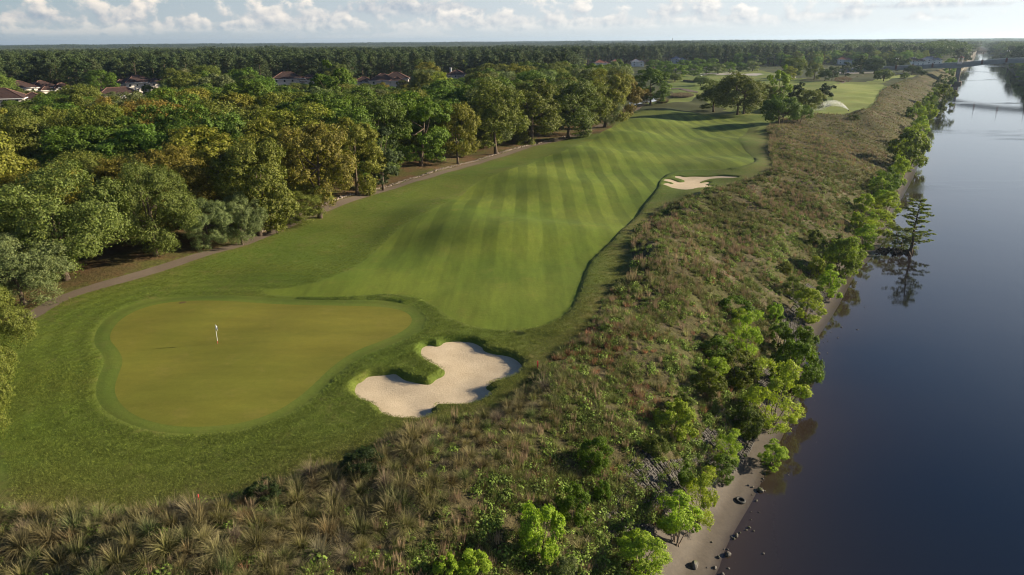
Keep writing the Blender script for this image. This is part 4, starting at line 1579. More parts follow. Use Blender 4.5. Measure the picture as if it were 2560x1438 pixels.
def far_woods():
    rng = np.random.default_rng(77)
    # candidates in rings: about one crown per 80 square metres up to 1.1 km
    xs, ys = [], []
    n = 26000
    d = np.sqrt(rng.uniform(395 ** 2, 1150 ** 2, n))
    a = np.radians(rng.uniform(-39, 47, n))
    x, y = np.sin(a) * d, np.cos(a) * d
    ok = ~blocked(x, y)
    ok &= ~(inside(x, y, wood_poly) & (d < 478))
    x, y, d, a = x[ok], y[ok], d[ok], a[ok]
    # thin to a minimum spacing with a coarse grid
    cell = {}
    keep = []
    for i in range(len(x)):
        sp = 7.2 if d[i] < 800 else 8.5
        k = (int(x[i] // sp), int(y[i] // sp))
        if any((k[0] + p, k[1] + q) in cell and (x[cell[(k[0] + p, k[1] + q)]] - x[i]) ** 2 + (y[cell[(k[0] + p, k[1] + q)]] - y[i]) ** 2 < sp * sp for p in (-1, 0, 1) for q in (-1, 0, 1)):
            continue
        cell[k] = i
        keep.append(i)
    x, y, d, a = x[keep], y[keep], d[keep], a[keep]
    order = np.argsort(d)
    x, y, d, a = x[order], y[order], d[order], a[order]
    pine_w = np.clip(1.05 - 1.1 * sstep(8, 26, np.degrees(a)), .12, .9) * (.55 + .9 * vnoise(x, y, 90, 8))
    is_pine = rng.uniform(0, 1, len(x)) < pine_w
    z = ground_z(x, y)
    nb = vnoise(x, y, 60, 2)
    # the front ranks are single trees
    n_single = 0
    cnt = {'pine': 0, 'leaf': 0}
    singles = np.zeros(len(x), bool)
    for i in range(len(x)):
        if n_single >= 110:
            break
        H = (19 + 4 * rng.uniform()) if is_pine[i] else (11 + 5 * rng.uniform())
        px, py = project(x[i], y[i], z[i] + H)
        if px < -20 or px > 2580:
            continue
        key = 'pine%d' % rng.integers(0, 3) if is_pine[i] else ['oak0', 'oak1', 'dome0', 'oak2', 'dome1'][rng.integers(0, 5)]
        tint = 'pine' if is_pine[i] else ['green', 'moss', 'bright', 'dark', 'olive'][rng.integers(0, 5)]
        ph = near_phrases(px, py + 10)
        kind = 'pine' if is_pine[i] else 'broadleaf tree'
        size = ('tall' if H > 21.5 else 'short' if H < 20 else 'mid-sized') if is_pine[i] else ('tall' if H > 14 else 'low')
        form = {'pine0': 'flat-topped', 'pine1': 'ragged', 'pine2': 'tufted', 'oak0': 'broad', 'oak1': 'tufted', 'oak2': 'billowy', 'dome0': 'domed', 'dome1': 'rounded'}[key]
        lab = uniq('%s %s %s %s %s' % (size, form, WORD[tint], kind, ph[0]), [', by the ' + q.split(' the ', 1)[1] for q in ph[1:]])
        put_tree(key, x[i], y[i], H, (4.6 if is_pine[i] else 5.6) * rng.uniform(.85, 1.2), jitter(tuple(1.25 * q for q in TINT[tint]), .15), lab, group='trees behind the red-roofed houses', z=z[i])
        singles[i] = True
        n_single += 1
    m = ~singles
    x, y, z, d, a, is_pine, nb = x[m], y[m], z[m], d[m], a[m], is_pine[m], nb[m]
    n = len(x)
    coll = src_collection('far_tree_source', [TREE_JOIN(k) for k in ('dome0', 'oak0', 'oak1', 'pine0', 'pine1', 'pine2')])
    idx = np.where(is_pine, rng.integers(3, 6, n), rng.integers(0, 3, n))
    H = np.where(is_pine, rng.uniform(.80, 1.05, n), rng.uniform(.62, .95, n))
    sx = np.where(is_pine, rng.uniform(.9, 1.3, n), rng.uniform(.7, 1.05, n))
    tp = np.array(TINT['pine'])
    tg = np.array(TINT['green'])
    tb = np.array(TINT['bright'])
    to = np.array(TINT['olive'])
    mixg = rng.uniform(0, 1, (n, 1))
    leafc = np.where(mixg < .45, tg, np.where(mixg < .70, to * .85, np.where(mixg < .85, tb * .9, np.array(TINT['dark']) * 1.2)))
    tint = np.where(is_pine[:, None], tp * 1.3, leafc * 1.6) * rng.uniform(.65, 1.4, (n, 1))
    tint = tint * (.8 + .4 * nb[:, None])
    scatter_stuff('far_woods', 'dark pine and mixed woods filling the country behind the houses and golf course', np.column_stack([x, y, z]), rng.uniform(0, 6.28, n),
                  np.column_stack([sx, sx, H]), idx, tint, coll)


_joined = {}


def TREE_JOIN(k):
    if k in _joined:
        return _joined[k]
    A = ARCH[k]
    bm = bmesh.new()
    bm.from_mesh(A['trunk'])
    bm.from_mesh(A['crown'])
    nt = len(A['trunk'].polygons)
    bm.faces.ensure_lookup_table()
    for i, f in enumerate(bm.faces):
        f.material_index = 0 if i < nt else 1
    me = bpy.data.meshes.new(k + '_whole')
    bm.to_mesh(me)
    bm.free()
    me.materials.append(A['trunk'].materials[0])
    me.materials.append(A['crown'].materials[0])
    _joined[k] = me
    return me


def canopy_patch(seed, n=26, spread=11.0):
    """a bit of unbroken far canopy: many crowns side by side"""
    rng = np.random.default_rng(seed)
    C, R, O = [], [], []
    for i in range(n):
        a = i * 2.4
        r = spread * math.sqrt((i + .5) / n)
        H = rng.uniform(11, 19)
        for j in range(7):
            d = unit(rng.normal(size=3) + np.array([0, 0, .5]))
            C.append(np.array([r * math.cos(a), r * math.sin(a), H - 3.2]) + d * np.array([2.0, 2.0, 2.6]))
            R.append(rng.uniform(.9, 1.5))
            O.append(d)
    return puffs_to_leaves(np.array(C), np.array(R), np.array(O), 9, .55, rng)


def horizon_woods():
    rng = np.random.default_rng(99)
    patches = []
    for k in range(4):
        V, F = canopy_patch(300 + k)
        patches.append(mesh_np('canopy_patch', V, F, M['needle']))
    coll = src_collection('canopy_source', patches)
    xs, ys, ds = [], [], []
    r = 1140.0
    while r < 16000:
        step = max(19.0, r * .0125)
        az = np.radians(np.arange(-41, 49, math.degrees(step * .95 / r)))
        az = az + rng.normal(size=az.shape) * .3 * step / r
        rr = r + rng.uniform(-.5, .5, az.shape) * step * 1.6
        xs.append(np.sin(az) * rr)
        ys.append(np.cos(az) * rr)
        ds.append(rr)
        r += step * (1.0 if r < 3500 else 1.35 + r / 9000)
    x, y, d = np.concatenate(xs), np.concatenate(ys), np.concatenate(ds)
    ok = ~(inside(x, y, river_poly)) & (line_dist(x, y, np.vstack([shore, [far_end]])) > 9) & (line_dist(x, y, np.vstack([rbank, [rfar]])) > 9)
    x, y, d = x[ok], y[ok], d[ok]
    n = len(x)
    a = np.degrees(np.arctan2(x, y))
    s = np.maximum(1.0, d * .0125 / 19) * 1.15
    plant = sstep(1300, 1700, d) * (1 - sstep(3600, 5200, d)) * (1 - sstep(-4, 14, a))       # the pale young pine plantation
    h = np.where(plant > .5, rng.uniform(.55, .72, n), rng.uniform(.8, 1.15, n)) * np.where(d > 5000, 1.15, 1)
    pine = np.array([.055, .078, .034])
    young = np.array([.100, .120, .052])
    leafc = np.array([.105, .150, .044])
    h = h * (.78 + .5 * vnoise(np.degrees(np.arctan2(x, y)) * 10, d * .012, 14, 7))
    gmix = sstep(6, 24, a)[:, None] * (vnoise(x, y, 160, 4) > .4)[:, None]
    tint = pine * (1 - gmix) + leafc * gmix
    tint = tint * (1 - plant[:, None]) + young * plant[:, None]
    tint = tint * rng.uniform(.75, 1.25, (n, 1))
    z = ground_z(x, y)
    scatter_stuff('horizon_woods', 'unbroken pine forest running out to the flat horizon', np.column_stack([x, y, z]), rng.uniform(0, 6.28, n),
                  np.column_stack([s, s, h]), rng.integers(0, 4, n), tint, coll)


far_woods()
horizon_woods()

# ------------------------------------------------------------------ shrubs of the river bank, one by one
G_SHRUB = 'shrubs along the river bank'
SHRUBS = [
    ('willow0', 1602, 1436, 1330, 138, 'lime', 'pale lime shrub with lacy top at the lowest corner of the block mat'),
    ('willow2', 1690, 1358, 1225, 105, 'lime', 'tall two-tiered lime shrub above the mud beach'),
    ('willow1', 1746, 1308, 1178, 92, 'yellow', 'upright feathery yellow-green shrub standing at the mud beach'),
    ('willow2', 1712, 1236, 1152, 38, 'green', 'slim green sapling behind the feathery yellow-green shrub'),
    ('willow0', 1806, 1200, 1132, 66, 'green', 'mid green shrub on the block mat above the boulders'),
    ('willow1', 1818, 1150, 1080, 72, 'lime', 'bright lime shrub with loose sprays above the block mat'),
    ('willow0', 1932, 1166, 1106, 74, 'lime', 'lime bough hanging out over the water where the mud beach ends'),
    ('willow1', 1925, 1068, 915, 138, 'yellow', 'large bright yellow-green shrub, biggest on the lower bank'),
    ('myrtle0', 1868, 1090, 1020, 80, 'moss', 'dull bushy shrub in the shade of the largest bright shrub'),
    ('myrtle0', 1975, 985, 858, 118, 'bright', 'rich green bushy shrub leaning towards the river'),
    ('myrtle1', 2000, 905, 812, 84, 'bright', 'green bush with a pale crown over the sandy inlet'),
    ('willow2', 1944, 868, 790, 42, 'bright', 'slender fresh green sapling above the sandy inlet'),
    ('willow1', 1866, 890, 780, 74, 'lime', 'tapered lime shrub on the middle of the bank'),
    ('myrtle1', 1848, 962, 880, 108, 'olive', 'sprawling olive bush below the tapered lime shrub'),
    ('myrtle0', 1790, 900, 845, 80, 'green', 'low green bramble bush on the middle of the bank'),
    ('myrtle1', 1838, 792, 742, 86, 'bright', 'spread of fresh green bramble above the tapered lime shrub'),
    ('myrtle0', 1770, 985, 925, 76, 'olive', 'olive bramble bush beside the red-flowered ground'),
    ('willow0', 2015, 800, 715, 84, 'yellow', 'yellow-green shrub standing over the narrow sand strip'),
    ('willow1', 1985, 740, 690, 60, 'moss', 'dull green shrub behind the shrubs of the sand strip'),
    ('willow2', 2070, 748, 664, 60, 'lime', 'bright lime cone-shaped shrub at the sand strip'),
    ('myrtle0', 2104, 690, 598, 92, (.150, .180, .03), 'large round olive shrub with its foot in the reeds'),
    ('willow2', 2096, 625, 588, 26, 'bright', 'thin fresh shoot rising behind the round olive shrub'),
    ('myrtle1', 2034, 612, 571, 38, 'moss', 'round dark bush alone on the slope'),
    ('myrtle0', 1962, 682, 656, 36, 'olive', 'small olive bush alone on the slope'),
    ('willow0', 2158, 624, 556, 56, 'lime', 'lime shrub on the dark rubble shore opposite the cypress'),
    ('willow1', 2190, 592, 528, 64, 'yellow', 'yellow shrub on the shore level with the cypress crown'),
    ('willow0', 2214, 545, 474, 62, 'yellow', 'bright yellow-green shrub beside the cypress top'),
    ('willow1', 2205, 500, 430, 58, 'green', 'green shrub behind the bright yellow-green one beside the cypress'),
    ('willow2', 2222, 478, 418, 52, 'bright', 'fresh green shrub at the narrow inlet above the cypress'),
    ('willow0', 2246, 462, 386, 46, 'lime', 'pale lime upright shrub at the narrow inlet'),
    ('myrtle0', 2268, 424, 328, 92, (.140, .170, .03), 'large olive-green shrub at the bend of the shore'),
    ('willow1', 2292, 372, 312, 46, 'yellow', 'yellow-green shrub upstream of the bend of the shore'),
    ('willow0', 2300, 338, 286, 38, 'lime', 'lime shrub in the line leading to the bridge'),
    ('willow2', 2318, 312, 262, 36, 'yellow', 'slim yellow shrub in the line leading to the bridge'),
    ('willow1', 2322, 290, 240, 36, 'bright', 'fresh green shrub nearest the tall riverside tree'),
    ('myrtle1', 2338, 284, 252, 34, 'dark', 'dark low shrub at the water below the tall riverside tree'),
    ('willow0', 2354, 272, 206, 54, 'olive', 'tall olive riverside tree beside the bridge pier'),
    ('willow1', 2350, 226, 188, 28, 'dark', 'dark shrub on the slope beneath the bridge'),
    ('willow2', 2372, 222, 184, 26, 'green', 'green riverside shrub at the foot of the bridge pier'),
    ('myrtle0', 1486, 1172, 1098, 80, 'bright', 'rounded bright green bush alone above the block mat slope'),
    ('myrtle1', 1432, 1305, 1212, 84, 'bright', 'rounded bright green bush, middle of the three on the near slope'),
    ('myrtle0', 1506, 1258, 1202, 38, 'bright', 'small bright green bush beside the middle one on the near slope'),
    ('myrtle1', 1350, 1392, 1258, 116, 'lime', 'largest bright yellow-green bush on the near slope'),
    ('myrtle0', 1186, 1450, 1378, 80, 'lime', 'lime bush cut by the bottom edge of the view'),
    ('myrtle1', 1118, 1452, 1388, 66, 'lime', 'lime bush at the bottom edge next to its twin'),
    ('willow0', 1408, 1452, 1392, 74, 'grey', 'grey-green wispy shrub at the bottom edge'),
    ('myrtle0', 905, 1180, 1132, 100, 'dark', 'dark green bush squeezed between the tall grass clumps and the lawn'),
    ('myrtle1', 660, 1250, 1206, 90, 'dark', 'dark weedy bush with pink spikes at the lawn edge'),
    ('myrtle0', 1640, 1140, 1090, 60, 'moss', 'dull bush above the pale bare patch on the near slope'),
    ('myrtle1', 1700, 1040, 985, 70, 'moss', 'dull bush in the middle of the slope by the dry stalks'),
    ('myrtle1', 2136, 300, 286, 30, 'moss', 'low bush on the far slope under the sprinkler'),
    ('myrtle0', 2260, 196, 182, 22, 'green', 'small green bush on the crest past the umbrella tree'),
    ('myrtle1', 2238, 222, 210, 20, 'moss', 'small dull bush on the brown far slope'),
]
SHRUB_AT = []
for key, bx, by, ty, w, tint, label in SHRUBS:
    o_ = tree_px(key, bx, by, ty, w * 1.0, tint, label, cat='shrub', group=G_SHRUB)
    SHRUB_AT.append((o_.location.x, o_.location.y))


def shore_fill():
    rng = np.random.default_rng(91)
    marks = [('the mud beach', 1760, 1320), ('the old tyre', 1850, 1253), ('the overhanging bough', 1930, 1140), ('the biggest shrub', 1925, 1000), ('the sandy inlet', 2030, 850), ('the sand strip', 2085, 770), ('the round olive shrub', 2104, 650),
             ('the cypress foot', 2200, 625), ('the cypress crown', 2225, 530), ('the narrow inlet', 2255, 470), ('the shore bend', 2285, 400), ('the straight reach', 2310, 330), ('the tall riverside tree', 2350, 240), ('the bridge pier', 2378, 205), ('the lower block mat', 1650, 1380)]
    line = resample(sh, 1.0, False)
    nn = np.gradient(line, axis=0)
    nn /= np.linalg.norm(nn, axis=1)[:, None]
    nn = np.stack([-nn[:, 1], nn[:, 0]], 1)
    n = 0
    i = 0
    while i < len(line):
        d = math.hypot(*line[i])
        if line[i, 1] > 30 and 52 < d < 640:
            p = line[i] + nn[i] * (rng.uniform(2.2, 6.5) + (1.5 if d < 95 else 0))
            if all((p[0] - a) ** 2 + (p[1] - b) ** 2 > (2.3 + d / 160) ** 2 for a, b in SHRUB_AT):
                z = gz(p[0], p[1])
                u, v = project(p[0], p[1], z + 1)
                if u < 2600 and v < 1470:
                    key = ['willow0', 'willow1', 'willow2', 'myrtle0', 'myrtle1'][rng.integers(0, 5)]
                    tint = ['lime', 'yellow', 'bright', 'lime', 'yellow', 'lime'][rng.integers(0, 6)]
                    H = rng.uniform(1.5, 3.2) * (1 + d / 500)
                    ds = sorted((math.hypot(u - a, v - b), t) for t, a, b in marks)
                    form = {'willow0': 'feathery', 'willow1': 'loose', 'willow2': 'slim', 'myrtle0': 'dense', 'myrtle1': 'rounded'}[key]
                    size = 'small' if H < 2.6 else 'tall'
                    lab = uniq('%s %s %s shrub on the shore by %s' % (size, form, WORD[tint], ds[0][1]), [', towards ' + q[1] for q in ds[1:4]])
                    put_tree(key, p[0], p[1], H, H * rng.uniform(.38, .6), jitter(TINT[tint], .12), lab, cat='shrub', group=G_SHRUB, z=z)
                    SHRUB_AT.append((p[0], p[1]))
                    n += 1
            i += int(rng.uniform(2, 6) * (1 + d / 130))
        else:
            i += 1
    print('shore shrubs', n)


shore_fill()


# ------------------------------------------------------------------ tall grass clumps in the bed below the green
def clump_bed():
    rng = np.random.default_rng(21)
    bed_px = [(-60, 1284), (150, 1290), (300, 1288), (420, 1283), (520, 1266), (640, 1262), (740, 1200), (800, 1190), (900, 1180), (945, 1145), (1010, 1100), (1060, 1080), (1150, 1062), (1230, 1040), (1290, 1000), (1350, 965),
              (1390, 1000), (1370, 1060), (1300, 1110), (1240, 1150), (1180, 1190), (1120, 1250), (1030, 1320), (930, 1380), (760, 1425), (700, 1470), (-90, 1480)]
    bed = np.array([on_ground(*p)[:2] for p in bed_px])
    lo, hi = bed.min(0), bed.max(0)
    pts = []
    cand = lo + rng.uniform(0, 1, (26000, 2)) * (hi - lo)
    cand = cand[inside(cand[:, 0], cand[:, 1], bed)]
    for p in cand:
        gap = 1.02
        if all((p[0] - q[0]) ** 2 + (p[1] - q[1]) ** 2 > gap * gap for q in pts):
            pts.append(p)
    pts = np.array(pts)
    zz_ = ground_z(pts[:, 0], pts[:, 1])
    px = np.array([project(a, b, c + .5) for (a, b), c in zip(pts, zz_)])
    vis = (px[:, 0] > -60) & (px[:, 0] < 2600) & (px[:, 1] < 1500)
    pts, px = pts[vis], px[vis]
    order = np.argsort(-px[:, 1])
    lmk = [('the red stake', 497, 1250), ('the dark weedy bush', 660, 1230), ('the lawn-side dark bush', 905, 1160), ('the sand bunker', 1090, 1040), ('the twin lime bushes', 1150, 1420),
           ('the largest bright bush', 1350, 1330), ('the pink dry stalks', 520, 1390), ('the bed corner', 20, 1300), ('the bottom corner', 30, 1420), ('the bare slope', 1150, 1260), ('the lawn below the flagstick', 560, 1262), ('the dark bush gap', 800, 1330), ('the bottom edge under the stake', 420, 1430), ('the lawn below the green', 220, 1290), ('the bunker apron', 1290, 1010), ('the red weeds', 1380, 1040), ('the rounded bush on the slope', 1440, 1150), ('the stalks at the bottom edge', 690, 1425), ('the bed middle', 330, 1350), ('the lawn curve', 960, 1120)]
    n = 0
    for i in order:
        (x, y), (u, v) = pts[i], px[i]
        if n >= 300:
            break
        me = CLUMPS[rng.integers(0, 6)]
        near_lawn = line_dist(x, y, crest)[0] < 2.0
        s = rng.uniform(.55, 1.2) * (1.08 if u < 1100 else .8)
        c = rng.uniform()
        if c < .42:
            tint, cw = (.142, .128, .040), 'olive'
        elif c < .68:
            tint, cw = (.180, .146, .058), 'straw-tipped'
        elif c < .86:
            tint, cw = (.115, .138, .042), 'green'
        else:
            tint, cw = (.150, .125, .085), 'greyish'
        size = 'big' if s > 1.12 else ('small' if s < .9 else '')
        ds = sorted((math.hypot(u - a, 1.5 * (v - b)), t) for t, a, b in lmk)
        lab = ('%s %s grass clump ' % (size, cw)).strip() + ' ' + ('against the lawn edge by ' if near_lawn else 'near ') + ds[0][1]
        alts = [', towards ' + q[1] for q in ds[1:6]]
        o = link('grass_clump', me, None, (x, y, gz(x, y) - .03))
        tx_, ty_ = rng.normal() * .2, rng.normal() * .2
        o.rotation_euler = (tx_, ty_, rng.uniform(0, 6.28))
        lean_ = ' leaning riverward' if ty_ > .12 else (' leaning woodward' if ty_ < -.12 else (' leaning lawnward' if tx_ < -.15 else ''))
        alts = [lean_] * bool(lean_) + alts
        o.scale = (s * rng.uniform(.9, 1.15), s * rng.uniform(.9, 1.15), s * rng.uniform(.85, 1.2))
        o['tint'] = list(jitter(tint, .2))
        tag(o, uniq(lab, alts), 'grass clump', 'tall grass clumps in the bed below the green')
        n += 1
    return bed, pts


BED, CL_PTS = clump_bed()


# ------------------------------------------------------------------ growth of the bank: far too much to count
def bank_growth():
    rng = np.random.default_rng(31)
    src = []
    for k in range(3):
        V, F, al = tuft(200 + k, 46, .80, .016, lean=(.1, 1.1), droop=.45, base_r=.16, seg=3)
        src.append(mesh_np('bank_tuft', V, F, M['herb'], attrs={'along': al}))
    for k in range(3):
        V, F, al = tuft(210 + k, 40, .9, .017, lean=(.1, 1.2), droop=.5, base_r=.18, seg=3)
        src.append(mesh_np('dry_tuft', V, F, M['blade'], attrs={'along': al}))
    for k in range(2):
        V, F, al = tuft(220 + k, 34, 1.0, .020, lean=(.02, .32), droop=.05, base_r=.22, seg=2)
        src.append(mesh_np('stalks', V, F, M['stalk'], attrs={'along': al}))
    for k in range(3):
        V, F, al = leafy(230 + k, 110, .50, .42, .065)
        src.append(mesh_np('leafy_herb', V, F, M['herb'], attrs={'along': al}))
    for k in range(2):
        V, F, al = tuft(240 + k, 46, .55, .016, lean=(.05, .6), droop=.1, base_r=.32, seg=2)
        src.append(mesh_np('sorrel', V, F, M['stalk'], attrs={'along': al * 0}))
    coll = src_collection('bank_plant_source', src)
    x1, y1, d1 = polar_scatter(135000, 30, 130, -42, 48, .7, rng)
    x2, y2, d2 = polar_scatter(120000, 130, 620, 4, 36, -.2, rng)
    x, y, d = np.concatenate([x1, x2]), np.concatenate([y1, y2]), np.concatenate([d1, d2])
    m = inside(x, y, bank_poly) & ~inside(x, y, mud_poly)
    x, y, d = x[m], y[m], d[m]
    t, ds, dc = bank_t(x, y)
    n = len(x)
    z = ground_z(x, y)
    inbed = inside(x, y, BED)
    A = vnoise(x, y, 7.0, 1)
    B = vnoise(x, y, 3.0, 2)
    Cn = vnoise(x, y, 15.0, 5)
    D = vnoise(x, y, 1.6, 6)
    u = rng.uniform(0, 1, n)
    # bare places
    bare = (B * .5 + D * .3 + A * .2 > .53) & (d < 190)
    keep = ~(bare & (u < .80))
    keep &= ~(inbed & (u < .86))
    keep &= ~((t < .16) & (u < .75))
    px = np.array([project(a, b, c) for a, b, c in zip(x, y, z)])
    U, V_ = px[:, 0], px[:, 1]
    keep &= (U > -80) & (U < 2640) & (V_ < 1520)
    x, y, z, d, t, n, A, B, Cn, D, U, V_, inbed, dc = x[keep], y[keep], z[keep], d[keep], t[keep], int(keep.sum()), A[keep], B[keep], Cn[keep], D[keep], U[keep], V_[keep], inbed[keep], dc[keep]
    r = rng.uniform(0, 1, n)
    kind = np.zeros(n, int)
    # 0-2 green tuft, 3-5 dry tuft, 6-7 stalks, 8-10 leafy, 11-12 sorrel
    pg = .34 + .3 * (A - .5) + .25 * (d < 110) * (t > .6)
    pl = .30 + .25 * sstep(.45, .7, A) + .60 * (1 - sstep(.25, .55, t)) * (d < 200)
    pst = .05 + .16 * sstep(.5, .7, Cn) + .07 * sstep(120, 260, d)
    pso = .025 + .55 * sstep(.52, .70, vnoise(x, y, 5.5, 9)) * np.exp(-((U - 1500) / 230) ** 2 - ((V_ - 950) / 130) ** 2) * 1.6 + .05 * sstep(.6, .75, A)
    pdry = .34 + .25 * sstep(100, 240, d)
    tot = pg + pl + pst + pso + pdry
    cg, cl, cs, cr = pg / tot, (pg + pl) / tot, (pg + pl + pst) / tot, (pg + pl + pst + pso) / tot
    k3 = rng.integers(0, 3, n)
    k2 = rng.integers(0, 2, n)
    kind = np.where(r < cg, k3, np.where(r < cl, 8 + k3, np.where(r < cs, 6 + k2, np.where(r < cr, 11 + k2, 3 + k3))))
    base = {0: (.155, .180, .046), 3: (.200, .178, .066), 6: (.255, .190, .112), 8: (.130, .185, .032), 11: (.235, .115, .066)}
    tint = np.zeros((n, 3))
    for lo, hi, key in ((0, 2, 0), (3, 5, 3), (6, 7, 6), (8, 10, 8), (11, 12, 11)):
        m = (kind >= lo) & (kind <= hi)
        tint[m] = base[key]
    # far slope is drier and pinker, tint drifts in broad patches
    f = (sstep(140, 300, d) * (.4 + .6 * Cn))[:, None]
    tint = tint * (1 - .55 * f) + np.array([.225, .172, .095]) * .55 * f
    gp = (sstep(.55, .75, vnoise(x, y, 11, 12)) * .6)[:, None]
    tint = tint * (1 - gp) + np.array([.105, .125, .030]) * gp
    big = vnoise(x, y, 27, 14)[:, None]
    tint = tint * (1 + .35 * (big - .5)) + (big > .62) * np.array([.018, .004, .010]) * sstep(110, 200, d)[:, None]
    tint *= rng.uniform(.55, 1.45, (n, 1)) * (.7 + .6 * B[:, None])
    s = (.5 + .95 * rng.uniform(0, 1, n) ** 2.2) * (1 - .25 * sstep(160, 420, d))
    s *= np.where(inbed, .7, .80) * np.where(t < .2, .7, 1.0)
    s *= np.where((kind >= 8) & (kind <= 10), rng.uniform(.8, 1.7, n), 1)
    edge = (dc < 1.5) & (d > 85)
    s *= np.where(edge, 1.35, 1)
    groups = (('bank_grass', 'coarse green and dry grass covering the river bank', kind <= 5), ('dry_stalks', 'tan and pinkish dead flower stalks scattered over the river bank', (kind == 6) | (kind == 7)),
              ('leafy_weeds', 'low leafy weeds and brambles spread over the river bank', (kind >= 8) & (kind <= 10)), ('red_sorrel', 'red flowering weeds in drifts on the bank beside the bunker', kind >= 11))
    for nm, lab, m in groups:
        scatter_stuff(nm, lab, np.column_stack([x, y, z - .03])[m], rng.uniform(0, 6.28, n)[m], np.column_stack([s, s, s * rng.uniform(.8, 1.2, n)])[m], kind[m], tint[m], coll)
    print('bank plants', n)


bank_growth()


def rough_growth():
    """the uncut grass of the rough, as short blades"""
    rng = np.random.default_rng(61)
    src = []
    for k in range(3):
        V, F, al = tuft(260 + k, 34, .12, .011, lean=(.2, 1.25), droop=.3, base_r=.30, seg=2)
        src.append(mesh_np('rough_patch', V, F, M['herb'], attrs={'along': al * .6}))
    coll = src_collection('rough_source', src)
    x, y, d = polar_scatter(150000, 46, 170, -38, 22, .6, rng)
    m = ~inside(x, y, bank_poly) & ~inside(x, y, river_poly) & ~inside(x, y, wood_poly) & ~inside(x, y, path_poly)
    for poly in (fair, collar, sand1, sand2):
        m &= ~inside(x, y, poly)
    for poly in (fair, collar, sand1, sand2):
        m &= line_dist(x, y, poly, True) > .25
    x, y, d = x[m], y[m], d[m]
    n = len(x)
    dry = np.exp(-line_dist(x, y, crest) / 3.6)
    A = vnoise(x, y, 6, 21)
    s = rng.uniform(.6, 1.25, n) * (.8 + .5 * A) * (1 - .45 * sstep(70, 150, d))
    near_sand = np.exp(-line_dist(x, y, sand1, True) / 1.2)
    s *= .85 * (1 + .15 * near_sand)
    tint = np.array([.128, .190, .024]) * (1 - A[:, None]) + np.array([.165, .198, .031]) * A[:, None]
    bd = line_dist(x, y, collar, True)
    tint = tint * (1 + .13 * np.sin(2 * np.pi * (bd + vnoise(x, y, 4, 30)) / 2.3) * np.clip(1 - bd / 13, 0, 1))[:, None]
    tint = tint * (1 - .6 * dry[:, None]) + np.array([.17, .14, .050]) * .6 * dry[:, None]
    tint *= rng.uniform(.75, 1.3, (n, 1))
    scatter_stuff('rough_grass', 'uncut grass of the rough round the green and fairway', np.column_stack([x, y, ground_z(x, y) - .01]), rng.uniform(0, 6.28, n), np.column_stack([s, s, s]), rng.integers(0, 3, n), tint, coll)


rough_growth()

# ------------------------------------------------------------------ houses
def mat_roof(name, a, b):
    m, N, out = new_mat(name)
    tc = N.new('ShaderNodeTexCoord').outputs['Object']
    p = pos_node(N)
    x, y, z = N.sep(p)
    n = N.noise(p, .8, 4, .6)
    n2 = N.noise(p, 5, 3, .7)
    c = N.mix(N.mr(n, .3, .7), a, b)
    course = N.m('SINE', N.m('MULTIPLY', z, 2 * math.pi / .22))
    c = mul(N, c, N.mr(course, -1, 1, .72, 1.15))
    c = mul(N, c, N.mr(n2, .3, .7, .75, 1.25))
    pbsdf(N, out, c, .8, .2, course, .05)
    return m


M['roof'] = mat_roof('clay_tiles', (.042, .025, .022), (.075, .043, .036))
M['roof_red'] = mat_roof('red_clay_tiles', (.19, .075, .05), (.26, .11, .075))
M['roof_blue'] = mat_roof('slate_roof', (.14, .17, .22), (.19, .22, .27))
M['ridge'] = mat_plain('ridge_tiles', (.16, .088, .066), .8, .2, .3, 2)
M['stucco'] = mat_plain('cream_stucco', (.62, .56, .50), .9, .2, .10, .7)
M['stucco_w'] = mat_plain('white_stucco', (.72, .70, .67), .9, .2, .08, .7)
M['trim'] = mat_plain('white_trim', (.78, .77, .74), .6, .3, .05, 2)
M['glass'] = mat_plain('dark_glass', (.025, .032, .040), .08, .6, .1, 1)
M['concrete'] = mat_plain('bridge_concrete', (.30, .295, .28), .85, .2, .15, .3)
M['brick'] = mat_plain('red_brick_facing', (.20, .105, .08), .85, .2, .25, 2)
M['pier'] = mat_plain('pier_concrete', (.21, .175, .165), .85, .2, .2, .4)
M['dark'] = mat_plain('dark_metal', (.03, .032, .035), .5, .4, .1, 2)
M['wood_dark'] = mat_plain('weathered_timber', (.09, .07, .055), .85, .2, .3, 2)
M['white'] = mat_plain('white_paint', (.80, .80, .79), .5, .4, .03, 2)
M['red'] = mat_plain('red_paint', (.62, .045, .05), .5, .4, .05, 2)
M['rock'] = mat_plain('river_rock', (.085, .075, .062), .8, .3, .45, 2.2)
M['rubber'] = mat_plain('old_rubber', (.025, .024, .022), .7, .3, .3, 3)


def hip(mb, cx, cy, w, d, z, over=.8, pitch=.52):
    w2, d2 = w / 2 + over, d / 2 + over
    rise = min(w2, d2) * pitch
    if w >= d:
        r1, r2 = (cx - (w2 - d2), cy), (cx + (w2 - d2), cy)
    else:
        r1, r2 = (cx, cy - (d2 - w2)), (cx, cy + (d2 - w2))
    V = [(cx - w2, cy - d2, z), (cx + w2, cy - d2, z), (cx + w2, cy + d2, z), (cx - w2, cy + d2, z), (r1[0], r1[1], z + rise), (r2[0], r2[1], z + rise)]
    if w >= d:
        F = [(0, 1, 5, 4), (1, 2, 5), (2, 3, 4, 5), (3, 0, 4), (3, 2, 1, 0)]
        hips = [(0, 4), (3, 4), (1, 5), (2, 5), (4, 5)]
    else:
        F = [(0, 1, 4), (1, 2, 5, 4), (2, 3, 5), (3, 0, 4, 5), (3, 2, 1, 0)]
        hips = [(0, 4), (1, 4), (2, 5), (3, 5), (4, 5)]
    mb.add(V, F)
    return [(V[a], V[b]) for a, b in hips]


